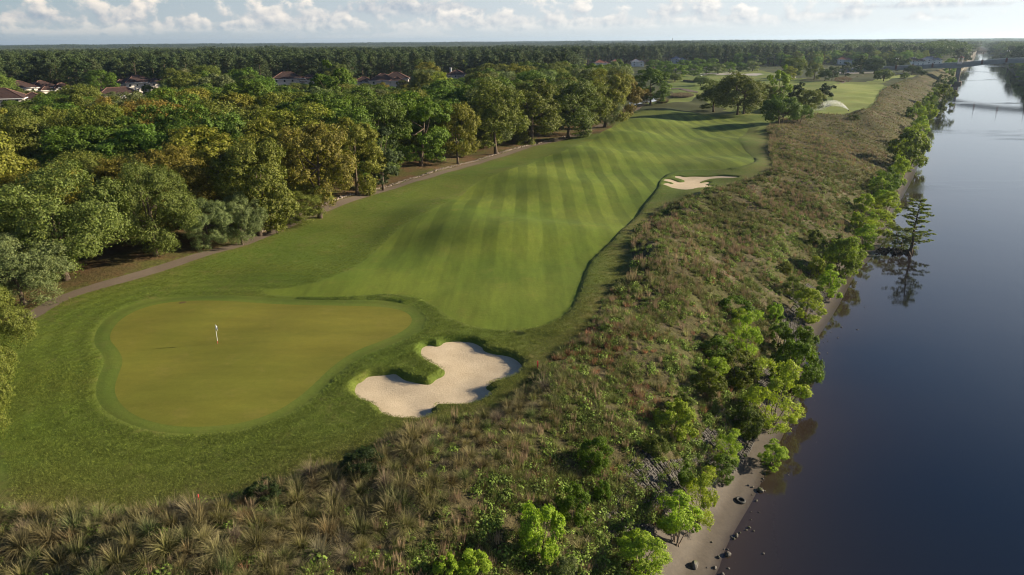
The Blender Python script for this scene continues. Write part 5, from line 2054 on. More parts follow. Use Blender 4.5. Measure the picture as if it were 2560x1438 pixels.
def villa(label, x, y, yaw, wings, wall='stucco', roof='roof', chimney=None, group='houses beyond the wood', z=None):
    az = math.atan2(x, y)
    z = gz(x, y) if z is None else z
    o = thing('villa', label, 'house', (x, y, z), -az + yaw, group)
    for i, (ox, oy, w, d, h) in enumerate(wings):
        mb = MB().box((ox, oy, h / 2 - .3), (w, d, h + .6))
        wl = mb.build('wall', M[wall], o)
        rb_ = MB()
        hips = hip(rb_, ox, oy, w, d, h + .003 * (i + 1))
        rf = rb_.build('roof', M[roof], o)
        rc = MB()
        for a, b in hips:
            rc.tube([a, b], [.20, .20], 5)
        rc.build('ridge_tiles', M['ridge'], rf)
        fb = MB()
        w2, d2 = w + 1.66, d + 1.66
        for c, s in (((ox, oy - d2 / 2, h - .16), (w2, .12, .30)), ((ox, oy + d2 / 2, h - .16), (w2, .12, .30)), ((ox - w2 / 2, oy, h - .16), (.12, d2 - .14, .30)), ((ox + w2 / 2, oy, h - .16), (.12, d2 - .14, .30))):
            fb.box(c, s)
        fb.build('fascia', M['trim'], o)
        nw = max(1, int(w // 4.2))
        for lvl in ([1.5] if h < 4.8 else [1.5, 4.4]):
            for k in range(nw):
                wx = ox - w / 2 + (k + .5) * w / nw
                f_ = MB().box((wx, oy - d / 2 - .04, lvl + .6), (1.5, .12, 1.7)).build('window', M['trim'], o)
                MB().box((wx, oy - d / 2 - .11, lvl + .6), (1.22, .06, 1.42)).build('pane', M['glass'], f_)
        # side windows look along the facade
        for sgn in (-1, 1):
            f_ = MB().box((ox + sgn * (w / 2 + .04), oy, h * .5 + .6), (.12, 1.4, 1.6)).build('window', M['trim'], o)
            MB().box((ox + sgn * (w / 2 + .11), oy, h * .5 + .6), (.06, 1.14, 1.34)).build('pane', M['glass'], f_)
    if chimney:
        cx, cy, h = chimney
        c = MB().box((cx, cy, h / 2), (1.3, 1.1, h)).build('chimney', M['stucco_w'], o)
        MB().box((cx, cy, h + .15), (1.7, 1.5, .3)).build('chimney_cap', M['trim'], c)
    return o


def houses():
    sp = [
        ('large house with dark red tiled hip roofs and cream walls, first along the wood', .35, [(-9, 0, 15, 13, 6.4), (4, 3, 14, 12, 6.0), (13, -2, 12, 10, 5.0), (3, -6, 7, 6, 4.6)]),
        ('dark tiled hip roof poking out of the trees at the left margin', -.2, [(0, 0, 18, 14, 6.3), (11, 4, 10, 9, 5.2)]),
        ('house with stepped dark red hip roofs and a white gabled front, second along the wood', .30, [(0, 2, 17, 14, 6.6), (9, -3, 9, 9, 6.2), (-9, 4, 10, 11, 5.6), (14, 1, 8, 9, 5.3)]),
        ('low dark tiled wing with pale ridge lines in front of the second house', .25, [(0, 0, 22, 13, 5.0), (-9, 5, 10, 9, 5.4)]),
        ('small peaked brown roof just showing behind the golden trees', .45, [(0, 0, 12, 11, 6.4)]),
        ('long house with brown hip roofs, cream walls and a row of windows', .1, [(-5, 0, 20, 14, 6.2), (9, -2, 12, 10, 5.2), (17, 1, 9, 8, 4.6)]),
        ('house with broad brown hip roof and a pale wall lit at the corner', -.05, [(-2, 0, 16, 14, 6.2), (6, 5, 16, 13, 7.0), (-14, 2, 13, 11, 5.0), (7, -4, 8, 7, 6.0)]),
        ('house with a brown roof and a white chimney near the open lawn', -.15, [(0, 0, 13, 12, 6.0), (6, -3, 8, 8, 4.8)])]
    for (label, yaw, wings), (x, y) in zip(sp, HPOS):
        villa(label, x, y, yaw, wings, chimney=(-5, 3, 10.5) if 'chimney' in label else None)
    for (cx, ey, w, style, label), (x, y) in zip(FAR_HOUSES, FHPOS):
        d = math.hypot(x, y)
        W_ = w / FPX * d * 1.0
        villa(label, x, y, .12, [(0, 0, W_ * .62, 11, 5.6), (W_ * .32, -2, W_ * .4, 9, 5.0)], wall='stucco_w', roof={'white': 'roof_red', 'blue': 'roof_blue', 'brown': 'roof'}[style], group='far houses among the trees')


houses()


# ------------------------------------------------------------------ the bridge
def bridge():
    px, py = W(2390, 211)
    b = np.array([.85, -.527])
    q = np.array([.527, .85])
    z_top = lambda s_, row: z_on(row, px + b[0] * s_, py + b[1] * s_)
    ss = np.array([-95, -51, -22, 0, 18, 34, 80, 150])
    zt = np.array([z_top(-51, 166) - 2.6, z_top(-51, 166), z_top(-22, 160.5), z_top(0, 156), z_top(18, 150.8), z_top(34, 146.8), z_top(34, 146.8) + 2.0, z_top(34, 146.8) + .5])
    rz = math.atan2(b[1], b[0])
    o = thing('bridge', 'long concrete road bridge rising over the river on a tall pier', 'bridge', (px, py, WATER))
    dz = lambda s_: float(np.interp(s_, ss, zt)) - WATER
    wid = 12.0

    def strip(name, mat, z0, z1, o0, o1, parent=o, s0=-95, s1=150, step=4.0, haunch=False):
        mb = MB()
        S = np.arange(s0, s1 + .1, step)
        V, F = [], []
        for s_ in S:
            h = dz(s_)
            ex = 0.0
            if haunch:
                ex = 1.1 * math.exp(-((s_) / 12) ** 2) + 1.1 * math.exp(-((s_ - 78) / 14) ** 2)
            for oo, zz in ((o0, z0 - ex), (o1, z0 - ex), (o1, z1), (o0, z1)):
                p = b * s_ + q * oo
                V.append((p[0], p[1], h + zz))
        for i in range(len(S) - 1):
            for k in range(4):
                k2 = (k + 1) % 4
                F.append((i * 4 + k, (i + 1) * 4 + k, (i + 1) * 4 + k2, i * 4 + k2))
        F.append((0, 1, 2, 3))
        e = (len(S) - 1) * 4
        F.append((e + 3, e + 2, e + 1, e))
        return mb.add(V, F).build(name, mat, parent)
    strip('deck', M['concrete'], -1.9, -1.3, 0, wid)
    strip('girder', M['concrete'], -3.6, -1.91, .7, 1.5, haunch=True)
    strip('girder', M['concrete'], -3.6, -1.91, wid - 1.5, wid - .7, haunch=True)
    strip('girder', M['concrete'], -3.4, -1.91, wid / 2 - .4, wid / 2 + .4, haunch=True)
    for oo in (0.0, wid - .35):
        pr = strip('parapet', M['concrete'], -1.29, -.35, oo, oo + .35)
        mb = MB()
        for s_ in np.arange(-94, 150, 2.0):
            p = b * s_ + q * (oo + .17)
            mb.box((p[0], p[1], dz(s_) - .12), (.18, .18, .44), rz)
        mb.build('railing', M['concrete'], pr)
        strip('rail', M['trim'], .11, .22, oo + .07, oo + .28, parent=pr)
    # pier standing in the water, with its footing and fender
    for s_, kind in ((0, 'river'), (78, 'river'), (-28, 'land'), (-58, 'land')):
        p = b * s_ + q * (wid / 2)
        g = 0.0 if kind == 'river' else gz(px + p[0], py + p[1]) - WATER - .5
        top = dz(s_) - (4.7 if kind == 'river' else 3.61)
        if top - g < 1.0:
            continue
        pr = MB()
        for oo in (-4.0, 4.0):
            c = p + q * oo
            pr.box((c[0], c[1], (top + g) / 2), (3.4 if kind == 'river' else 1.6, 2.2 if kind == 'river' else 1.6, top - g), rz, .88)
        if kind == 'river':
            pr.box((p[0], p[1], (top + g) * .5), (2.4, 6.0, top - g - .2), rz)
        pier = pr.build('pier', M['pier'] if kind == 'river' else M['concrete'], o)
        cap = MB().box((p[0], p[1], top + .4), (4.2 if kind == 'river' else 2.2, wid - .6, .8), rz).build('pier_cap', M['concrete'], pier)
        if kind == 'river':
            MB().box((p[0], p[1], .9), (7.4, 14, 2.2), rz).build('footing', M['wood_dark'], pier)
            for k in range(6):
                c = p + b * (-4.4 + 1.0 * 0) + q * (-7 + 2.4 * k)
                MB().tube([(c[0], c[1], -1.5), (c[0], c[1], 3.2)], [.25, .22], 7).build('fender_pile', M['wood_dark'], pier)
    # little pavilions over the pier
    for oo in (.5, wid - .5):
        c = q * oo
        k = MB()
        for sx in (-1.5, 1.5):
            for sy in (-1.2, 1.2):
                cc = c + b * sx + q * sy
                k.box((cc[0], cc[1], dz(0) + 1.2), (.7, .7, 5.0), rz)
        cc = c
        k.box((cc[0], cc[1], dz(0) - .8), (3.7, 3.2, 1.6), rz)
        pav = k.build('pavilion', M['stucco'], o)
        r = MB()
        h0 = dz(0) + 3.7
        co = [c + b * sx * 2.5 + q * sy * 2.2 for sx, sy in ((-1, -1), (1, -1), (1, 1), (-1, 1))]
        r.add([(v[0], v[1], h0) for v in co] + [(c[0], c[1], h0 + 1.5)], [(0, 1, 4), (1, 2, 4), (2, 3, 4), (3, 0, 4), (3, 2, 1, 0)])
        r.build('pavilion_roof', M['roof_red'], pav)
    # brick posts along the parapet with lamps on them
    for i, s_ in enumerate((-48, -35, -20, 16, 33, 52)):
        p = b * s_ + q * (-.25)
        MB().box((p[0], p[1], dz(s_) - 1.2), (1.5, .9, 3.4), rz).build('parapet_post', M['brick'], o)
        lab = ['street lamp on the bridge nearest the abutment', 'street lamp on the bridge second from the abutment', 'street lamp on the bridge just before the pavilion', 'street lamp on the bridge first past the pavilion over the water',
               'street lamp on the bridge over mid river', 'street lamp on the bridge at the edge of the view'][i]
        g = px + p[0], py + p[1], WATER + dz(s_) + .5
        l = thing('street_lamp', lab, 'street lamp', g, rz, 'street lamps on the bridge')
        MB().tube([(0, 0, 0), (0, 0, 3.0), (0, 0, 5.6)], [.16, .11, .08], 6).build('pole', M['dark'], l)
        MB().box((0, 0, 5.7), (1.5, .1, .1)).build('arm', M['dark'], l)
        for sx in (-.75, .75):
            MB().tube([(sx, 0, 5.3), (sx, 0, 5.6), (sx, 0, 6.0)], [.14, .3, .06], 7).build('lantern', M['trim'], l)


bridge()


# ------------------------------------------------------------------ things on the course
def flagstick():
    x, y, z = on_ground(544.5, 859)
    o = thing('flagstick', 'white golf flagstick with a white flag standing in the hole on the putting green', 'flagstick', (x, y, z))
    H = z_on(812, x, y) - z
    MB().tube([(0, 0, -.15), (0, 0, .28)], [.022, .022], 8).build('lower_pole', M['red'], o)
    MB().tube([(0, 0, .28), (0, 0, H)], [.021, .018], 8).build('pole', M['white'], o)
    # limp flag: a folded cloth hanging from the top
    V, F = [], []
    nx, nz = 9, 8
    for i in range(nx):
        for j in range(nz):
            u, v = i / (nx - 1), j / (nz - 1)
            w = .22 * u
            V.append((.02 + w * (.8 - .15 * v) + .03 * math.sin(6 * u + 3 * v), .10 * math.sin(9 * u + v * 1.5) * u, H - .02 - v * (.42 + .06 * u) - .2 * u * u))
    for i in range(nx - 1):
        for j in range(nz - 1):
            a = i * nz + j
            F.append((a, a + nz, a + nz + 1, a + 1))
    MB().add(V, F).build('flag', M['white'], o, True)
    c = MB().tube([(0, 0, -.12), (0, 0, .006)], [.056, .056], 14, cap=False)
    c.build('cup', M['white'], o)


flagstick()


def stakes():
    for i, (bx, by, ty, lab) in enumerate(((498, 1262, 1243, 'short red hazard stake at the lawn edge above the grass clumps'), (1344, 922, 908, 'red hazard stake beside the sand bunker and the red weeds'))):
        x, y, z = on_ground(bx, by)
        H = max(.75, min(1.4, z_on(ty, x, y) - z))
        o = thing('hazard_stake', lab, 'stake', (x, y, z), .3 * i, 'red hazard stakes')
        MB().box((0, 0, H / 2 - .1), (.10, .10, H + .2)).build('post', M['red'], o)
        MB().add([(-.05, -.05, H), (.05, -.05, H), (.05, .05, H), (-.05, .05, H), (0, 0, H + .06)], [(0, 1, 4), (1, 2, 4), (2, 3, 4), (3, 0, 4)]).build('point', M['red'], o)


stakes()


def small_marks():
    x, y, z = on_ground(457, 757)
    mb = MB()
    n = 18
    V = [(0, 0, .03)] + [(.42 * math.cos(2 * math.pi * k / n), .42 * math.sin(2 * math.pi * k / n), .012) for k in range(n)]
    mb.add(V, [(0, 1 + k, 1 + (k + 1) % n) for k in range(n)])
    tag(mb.build('turf_plug', mat_plain('bare_turf', (.10, .075, .03), .9, .1, .3, 5), None, True, (x, y, z)), 'brown bare disc of turf at the far rim of the putting green', 'turf patch')
    # sawn stump and two young tree guards by the path
    x, y, z = on_ground(673, 584)
    o = thing('tree_stump', 'dark tree stump standing beside the cart path', 'tree stump', (x, y, z))
    MB().tube([(0, 0, -.2), (0, 0, .4), (.03, 0, 1.35)], [.42, .32, .30], 10).build('bark', M['bark'], o)
    MB().tube([(.03, 0, 1.345), (.03, 0, 1.36)], [.27, .27], 10).build('cut_face', M['bark_pale'], o)


small_marks()


# ------------------------------------------------------------------ rocks, old tyre and the concrete block mat by the water
def rock_mesh(seed):
    rng = np.random.default_rng(seed)
    bm = bmesh.new()
    bmesh.ops.create_icosphere(bm, subdivisions=2, radius=1.0)
    ax = rng.normal(size=(5, 3))
    for v in bm.verts:
        c = np.array(v.co)
        s = 1.0
        for a in ax:
            s -= .16 * max(0.0, float(c @ unit(a)) - .35) * 2
        s += rng.normal() * .035
        v.co = Vector(c * s)
    me = bpy.data.meshes.new('rock')
    bm.to_mesh(me)
    bm.free()
    me.materials.append(M['rock_moss'])
    return me


def mat_rock_moss():
    m, N, out = new_mat('mossy_rock')
    g = N.new('ShaderNodeNewGeometry')
    p = g.outputs['Position']
    nx, ny, nz = N.sep(g.outputs['Normal'])
    n = N.noise(p, 2.5, 4, .65)
    c = N.mix(N.mr(n, .3, .7), (.050, .044, .038), (.125, .108, .09))
    mo = N.m('MULTIPLY', N.mr(nz, .45, .9, 0, 1, True), N.mr(N.noise(p, .8, 3), .45, .6, 0, 1, True))
    c = N.mix(mo, c, (.055, .062, .014))
    pbsdf(N, out, c, .75, .35, n, .05)
    return m


M['rock_moss'] = mat_rock_moss()


def rocks():
    variants = [rock_mesh(400 + k) for k in range(5)]
    L = [(1738, 1418, 28, 1.0, 'pointed dark boulder casting a shadow on the mud'), (1788, 1421, 14, .7, 'rounded boulder at the water edge next to the pointed one'), (1768, 1420, 6, .6, 'pebble-sized stone between the two boulders on the mud'),
         (1821, 1388, 24, .62, 'flat mossy boulder half in the water'), (1796, 1394, 13, .7, 'dark stone touching the flat mossy boulder'), (1818, 1374, 8, .6, 'small stone behind the flat mossy boulder'),
         (1779, 1357, 8, .6, 'lone brown stone in the middle of the mud'), (1842, 1340, 17, .6, 'largest stone of the heap at the waterline'), (1834, 1348, 10, .6, 'small dark stone on the heap at the waterline'),
         (1850, 1333, 9, .6, 'pale stone on the river side of the heap'), (1830, 1343, 7, .7, 'small stone on the shore side of the heap'), (1873, 1320, 10, .6, 'first of the pale stones in the shallows'), (1866, 1326, 7, .6, 'small pale stone in the shallows near the heap'),
         (1884, 1328, 7, .6, 'outer pale stone in the shallows'), (1901, 1228, 24, .5, 'long mossy slab in the shallows'), (1892, 1253, 9, .7, 'dark stone in the shallows below the long slab'), (1871, 1216, 9, .8, 'dark stone at the top of the mud beach'), (1881, 1219, 8, .8, 'dark stone twin at the top of the mud beach'),
         (1880, 1238, 5, .6, 'pebble on the wet mud below the dark twins'), (1877, 1280, 5, .6, 'pebble standing in the water below the tyre'), (1898, 1281, 5, .6, 'outer pebble standing in the water beyond the tyre'),
         (1907, 1198, 8, .6, 'wet stone beneath the overhanging lime bough'), (1912, 1185, 7, .6, 'small wet stone right under the lime bough'), (1908, 1384, 10, .4, 'low stone awash away from the mud'), (2047, 884, 11, .6, 'black rock off the sandy inlet'), (2143, 824, 6, .5, 'outermost black rock in open water'),
         (2103, 818, 6, .5, 'black rock inshore of the outermost one'), (2094, 845, 5, .5, 'small rock off the sandy inlet'), (2076, 816, 5, .6, 'rock at the tip of the narrow sand strip'), (2077, 831, 4, .5, 'small rock below the tip of the sand strip'),
         (2069, 883, 5, .5, 'pale small rock next to the black rock off the inlet'), (2017, 893, 5, .5, 'small rock in the shade of the pale-crowned bush'), (2306, 379, 8, .7, 'black rock on the shore at the bend'), (2319, 379, 4, .5, 'small rock in the water at the bend'), (1806, 1438, 16, .5, 'rubble stone at the bottom edge of the mud'),
         (1797, 1446, 10, .5, 'second rubble stone at the bottom edge of the mud'), (2232, 571, 9, .6, 'dark rubble rock on the shore by the cypress'), (2222, 590, 8, .6, 'dark rubble rock behind the cypress foot'), (2265, 495, 6, .6, 'driftwood-dark rock by the cypress top')]
    for i, (u, v, w, hr, lab) in enumerate(L):
        x, y, z = on_ground(u, v)
        if z < WATER:
            x, y = W(u, v)
            z = WATER
        depth = (np.array([x, y, z]) - CP) @ fw
        r = w / FPX * depth / 2
        o = link('rock', variants[i % 5], None, (x, y, z + r * hr * .25))
        o.scale = (r, r * random.uniform(.6, .9), r * hr)
        o.rotation_euler = (random.uniform(-.2, .2), random.uniform(-.2, .2), random.uniform(0, 6.28))
        tag(o, lab, 'rock', 'rocks along the waterline')
    # an old tyre on the mud
    x, y, z = on_ground(1851, 1253)
    bm = bmesh.new()
    mb = MB()
    V, F = [], []
    nu, nv = 20, 8
    for i in range(nu):
        for j in range(nv):
            a, b_ = 2 * math.pi * i / nu, 2 * math.pi * j / nv
            r = .33 + .12 * math.cos(b_)
            V.append((r * math.cos(a), r * math.sin(a), .12 * math.sin(b_)))
            F.append((i * nv + j, ((i + 1) % nu) * nv + j, ((i + 1) % nu) * nv + (j + 1) % nv, i * nv + (j + 1) % nv))
    o = mb.add(V, F).build('old_tyre', M['rubber'], None, True, (x, y, z + .06))
    o.rotation_euler = (.15, .1, .5)
    tag(o, 'old black tyre lying half sunk in the mud beach', 'tyre')


rocks()


def block_mat():
    rng = np.random.default_rng(8)
    inner = resample(mud_in, .46, False)
    t = np.gradient(inner, axis=0)
    t /= np.linalg.norm(t, axis=1)[:, None] + 1e-9
    nrm = np.stack([-t[:, 1], t[:, 0]], 1)
    V, F = [], []
    d = np.hypot(inner[:, 0], inner[:, 1])
    sel = np.where((d < 118) & (inner[:, 1] > 20))[0]
    P_, A_ = [], []
    for i in sel:
        for r in range(8):
            if r > 4 and vnoise(inner[i, 0], inner[i, 1], 4.0, 5) < .45:
                continue
            if rng.uniform() < .05:
                continue
            c = inner[i] + nrm[i] * (.1 + .46 * r + .23 * 0)
            P_.append((c[0], c[1]))
            A_.append(math.atan2(t[i, 1], t[i, 0]))
    P_, A_ = np.array(P_), np.array(A_)
    z = ground_z(P_[:, 0], P_[:, 1]) + .05 + rng.normal(size=len(P_)) * .03
    ca, sa = np.cos(A_), np.sin(A_)
    loc = []
    for h in (.10, -.25):
        for s in (.20, .10):
            for sx, sy in ((-1, -1), (1, -1), (1, 1), (-1, 1)):
                loc.append((sx * s, sy * s, h))
    loc = np.array(loc)          # 0-3 outer top, 4-7 inner top, 8-11 outer low, 12-15 inner low
    X = P_[:, 0][:, None] + loc[None, :, 0] * ca[:, None] - loc[None, :, 1] * sa[:, None]
    Y = P_[:, 1][:, None] + loc[None, :, 0] * sa[:, None] + loc[None, :, 1] * ca[:, None]
    Z = ground_z(X.ravel(), Y.ravel()).reshape(X.shape) + .04 + rng.normal(size=(len(P_), 1)) * .02 + loc[None, :, 2]
    V = np.stack([X, Y, Z], -1).reshape(-1, 3)
    f = []
    for k in range(4):
        k2 = (k + 1) % 4
        f += [(k, k2, 4 + k2, 4 + k), (8 + k, 8 + k2, k2, k), (4 + k, 4 + k2, 12 + k2, 12 + k)]
    F = (np.array(f)[None] + (np.arange(len(P_)) * 16)[:, None, None]).reshape(-1, 4)
    me = mesh_np('block_mat', V, F, mat_plain('mat_concrete', (.075, .068, .060), .9, .2, .5, .8))
    o = link('block_mat', me)
    o['kind'] = 'stuff'
    o['label'] = 'mat of hollow concrete blocks armouring the foot of the river bank'


block_mat()


def pebbles():
    rng = np.random.default_rng(52)
    bm = bmesh.new()
    bmesh.ops.create_icosphere(bm, subdivisions=1, radius=1.0)
    bv = np.array([v.co for v in bm.verts])
    bf = np.array([[v.index for v in f.verts] for f in bm.faces])
    bm.free()
    line = resample(sh[np.hypot(sh[:, 0], sh[:, 1]) < 150], .5, False)
    q = np.repeat(line, 2, 0) + rng.normal(size=(len(line) * 2, 2)) * 1.0
    q = q[(vnoise(q[:, 0], q[:, 1], 5.0, 3) > .48) | (rng.uniform(0, 1, len(q)) < .12)]
    ins = inside(q[:, 0], q[:, 1], river_poly)
    z = np.where(ins, WATER - .01, WATER + .03 * line_dist(q[:, 0], q[:, 1], sh))
    sz = .025 + .09 * rng.uniform(0, 1, len(q)) ** 3
    V = bv[None] * (sz[:, None, None] * rng.uniform(.6, 1.3, (len(q), 1, 3))) + np.column_stack([q, z])[:, None]
    F = bf[None] + (np.arange(len(q)) * len(bv))[:, None, None]
    Vs, Fs = [V.reshape(-1, 3)], [F.reshape(-1, 3)]
    o = link('shore_pebbles', mesh_np('shore_pebbles', np.vstack(Vs), np.vstack(Fs), M['rock']))
    o['kind'] = 'stuff'
    o['label'] = 'loose pebbles and bits of rubble scattered along the waterline'


pebbles()


def edging():
    """the row of small stones along the wood side of the cart path"""
    rng = np.random.default_rng(12)
    bm = bmesh.new()
    bmesh.ops.create_icosphere(bm, subdivisions=1, radius=1.0)
    bv = np.array([v.co for v in bm.verts])
    bf = np.array([[v.index for v in f.verts] for f in bm.faces])
    bm.free()
    c = resample(path_c, .34, False)
    t = np.gradient(c, axis=0)
    t /= np.linalg.norm(t, axis=1)[:, None]
    n = np.stack([-t[:, 1], t[:, 0]], 1)
    k0 = np.argmin(np.abs(c[:, 1] - P(640, 597)[1]))
    Vs, Fs, off = [], [], 0
    for i in range(k0, len(c)):
        for r in range(2):
            if rng.uniform() < .18:
                continue
            p = c[i] + n[i] * (1.6 + .42 * r + rng.normal() * .08)
            s = rng.uniform(.13, .27)
            z = gz(p[0], p[1])
            Vs.append(bv * s * rng.uniform(.7, 1.25, (1, 3)) * (1 + rng.normal(size=(len(bv), 1)) * .08) + np.array([p[0], p[1], z + s * .3]))
            Fs.append(bf + off)
            off += len(bv)
    me = mesh_np('edging_stones', np.vstack(Vs), np.vstack(Fs), mat_plain('edging_stone', (.21, .17, .135), .9, .2, .5, 1.3))
    o = link('edging_stones', me)
    o['kind'] = 'stuff'
    o['label'] = 'line of small brown stones edging the cart path on the wood side'


edging()


# ------------------------------------------------------------------ bald cypress standing in the river
def cypress():
    x, y = W(2274, 634)
    H = (z_on(474, x, y) - WATER) * .86
    rng = np.random.default_rng(17)
    o = thing('cypress_tree', 'tall tiered cypress with flat sprays standing in the river off the bank', 'tree', (x, y, WATER - .3))
    mb = MB()
    zs = np.linspace(0, H, 9)
    path = [(.10 * math.sin(k) + .018 * z * 2.0, .08 * math.cos(k * 1.7), z) for k, z in enumerate(zs)]
    mb.tube(path, [.50, .30, .22, .19, .16, .13, .10, .06, .03], 8)
    C, R, O = [], [], []
    nb = 40
    for i in range(nb):
        f = .22 + .78 * (i / (nb - 1)) ** .9
        zz = H * f
        L = H * (.27 * (1 - f) ** .5 + .10) * rng.uniform(.55, 1.25)
        if .45 < f < .60:
            L *= .55
        a = i * 2.4 + rng.normal() * .5
        bx = np.interp(zz, zs, [p[0] for p in path])
        tip = np.array([bx + L * math.cos(a), L * math.sin(a), zz + L * .12])
        mid = np.array([bx + L * .5 * math.cos(a), L * .5 * math.sin(a), zz + L * .10])
        mb.tube([(bx, 0, zz - .15), mid, tip], [.06, .04, .012], 4, cap=False)
        for s in np.linspace(.35, 1.05, 6):
            for j in range(2):
                c = np.array([bx, 0, zz]) * (1 - s) + tip * s + rng.normal(size=3) * np.array([.22, .22, .05]) * (.5 + L * .25)
                C.append(c)
                R.append(rng.uniform(.16, .32) * (H / 10))
                O.append(np.array([0, 0, .3]))
    mb.build('trunk', M['bark'], o, True)
    V, F = puffs_to_leaves(np.array(C), np.array(R), np.array(O), 30, .11, rng, flat=.35)
    c = link('crown', mesh_np('cypress_crown', V, F, M['shrub']), o)
    c['tint'] = [.125, .150, .028]
    x2, y2 = W(2246, 622)
    H2 = z_on(566, x2, y2) - WATER
    depth = (np.array([x2, y2, WATER]) - CP) @ fw
    put_tree('willow1', x2, y2, H2, 88 / FPX * depth / 2, (.105, .125, .022), 'bushy young cypress at the water next to the tall tiered one', z=WATER)
    # black tangle of roots and debris at their feet
    mb = MB()
    for k in range(46):
        a = rng.uniform(0, 6.28)
        r = rng.uniform(.3, 3.6)
        c = np.array([r * math.cos(a) * 1.15, r * math.sin(a) * .5])
        d_ = rng.normal(size=2) * .9
        mb.tube([(c[0], c[1], -.3), (c[0] + d_[0] * .5, c[1] + d_[1] * .5, .25 + rng.uniform(0, .5)), (c[0] + d_[0], c[1] + d_[1], -.1)], [.12, .15, .06], 5)
    x3, y3 = W(2236, 630)
    tag(mb.build('root_tangle', M['wood_dark'], None, False, (x3, y3, WATER)), 'black tangle of roots and debris at the foot of the cypress', 'roots')


cypress()


# ------------------------------------------------------------------ sprinkler on the far fairway
def sprinkler():
    rng = np.random.default_rng(3)
    x, y, z = on_ground(2121, 278)
    o = thing('sprinkler', 'lawn sprinkler throwing a bright fan of water over the far fairway', 'sprinkler', (x, y, z))
    MB().tube([(0, 0, -.2), (0, 0, .35), (0, 0, .5)], [.16, .16, .10], 8).build('head', M['dark'], o)
    C, S = [], []
    n = 5200
    a = np.radians(rng.uniform(168, 196, n))
    f = rng.uniform(0, 1, n) ** .8
    rr = 15.5 * f * rng.uniform(.75, 1.05, n)
    h = .5 + 4.4 * 4 * f * (1 - f) * .85 * rng.uniform(.25, 1.05, n) ** .6
    p = np.stack([rr * np.cos(a), rr * np.sin(a) * .8, h + rng.normal(size=n) * .08], 1)
    V, F = leaf_quads(p, unit(rng.normal(size=(n, 3))), .07 * rng.uniform(.5, 1.5, n), rng=rng)
    m, N, out = new_mat('water_drops')
    d = N.new('ShaderNodeBsdfDiffuse')
    d.inputs[0].default_value = (.92, .92, .92, 1)
    t = N.new('ShaderNodeBsdfTranslucent')
    t.inputs[0].default_value = (.92, .92, .92, 1)
    mx = N.new('ShaderNodeMixShader')
    N.l.new(d.outputs[0], mx.inputs[1])
    N.l.new(t.outputs[0], mx.inputs[2])
    N.l.new(mx.outputs[0], out.inputs[0])
    s = link('spray', mesh_np('spray', V, F, m), o)
    s['kind'] = 'stuff'


sprinkler()


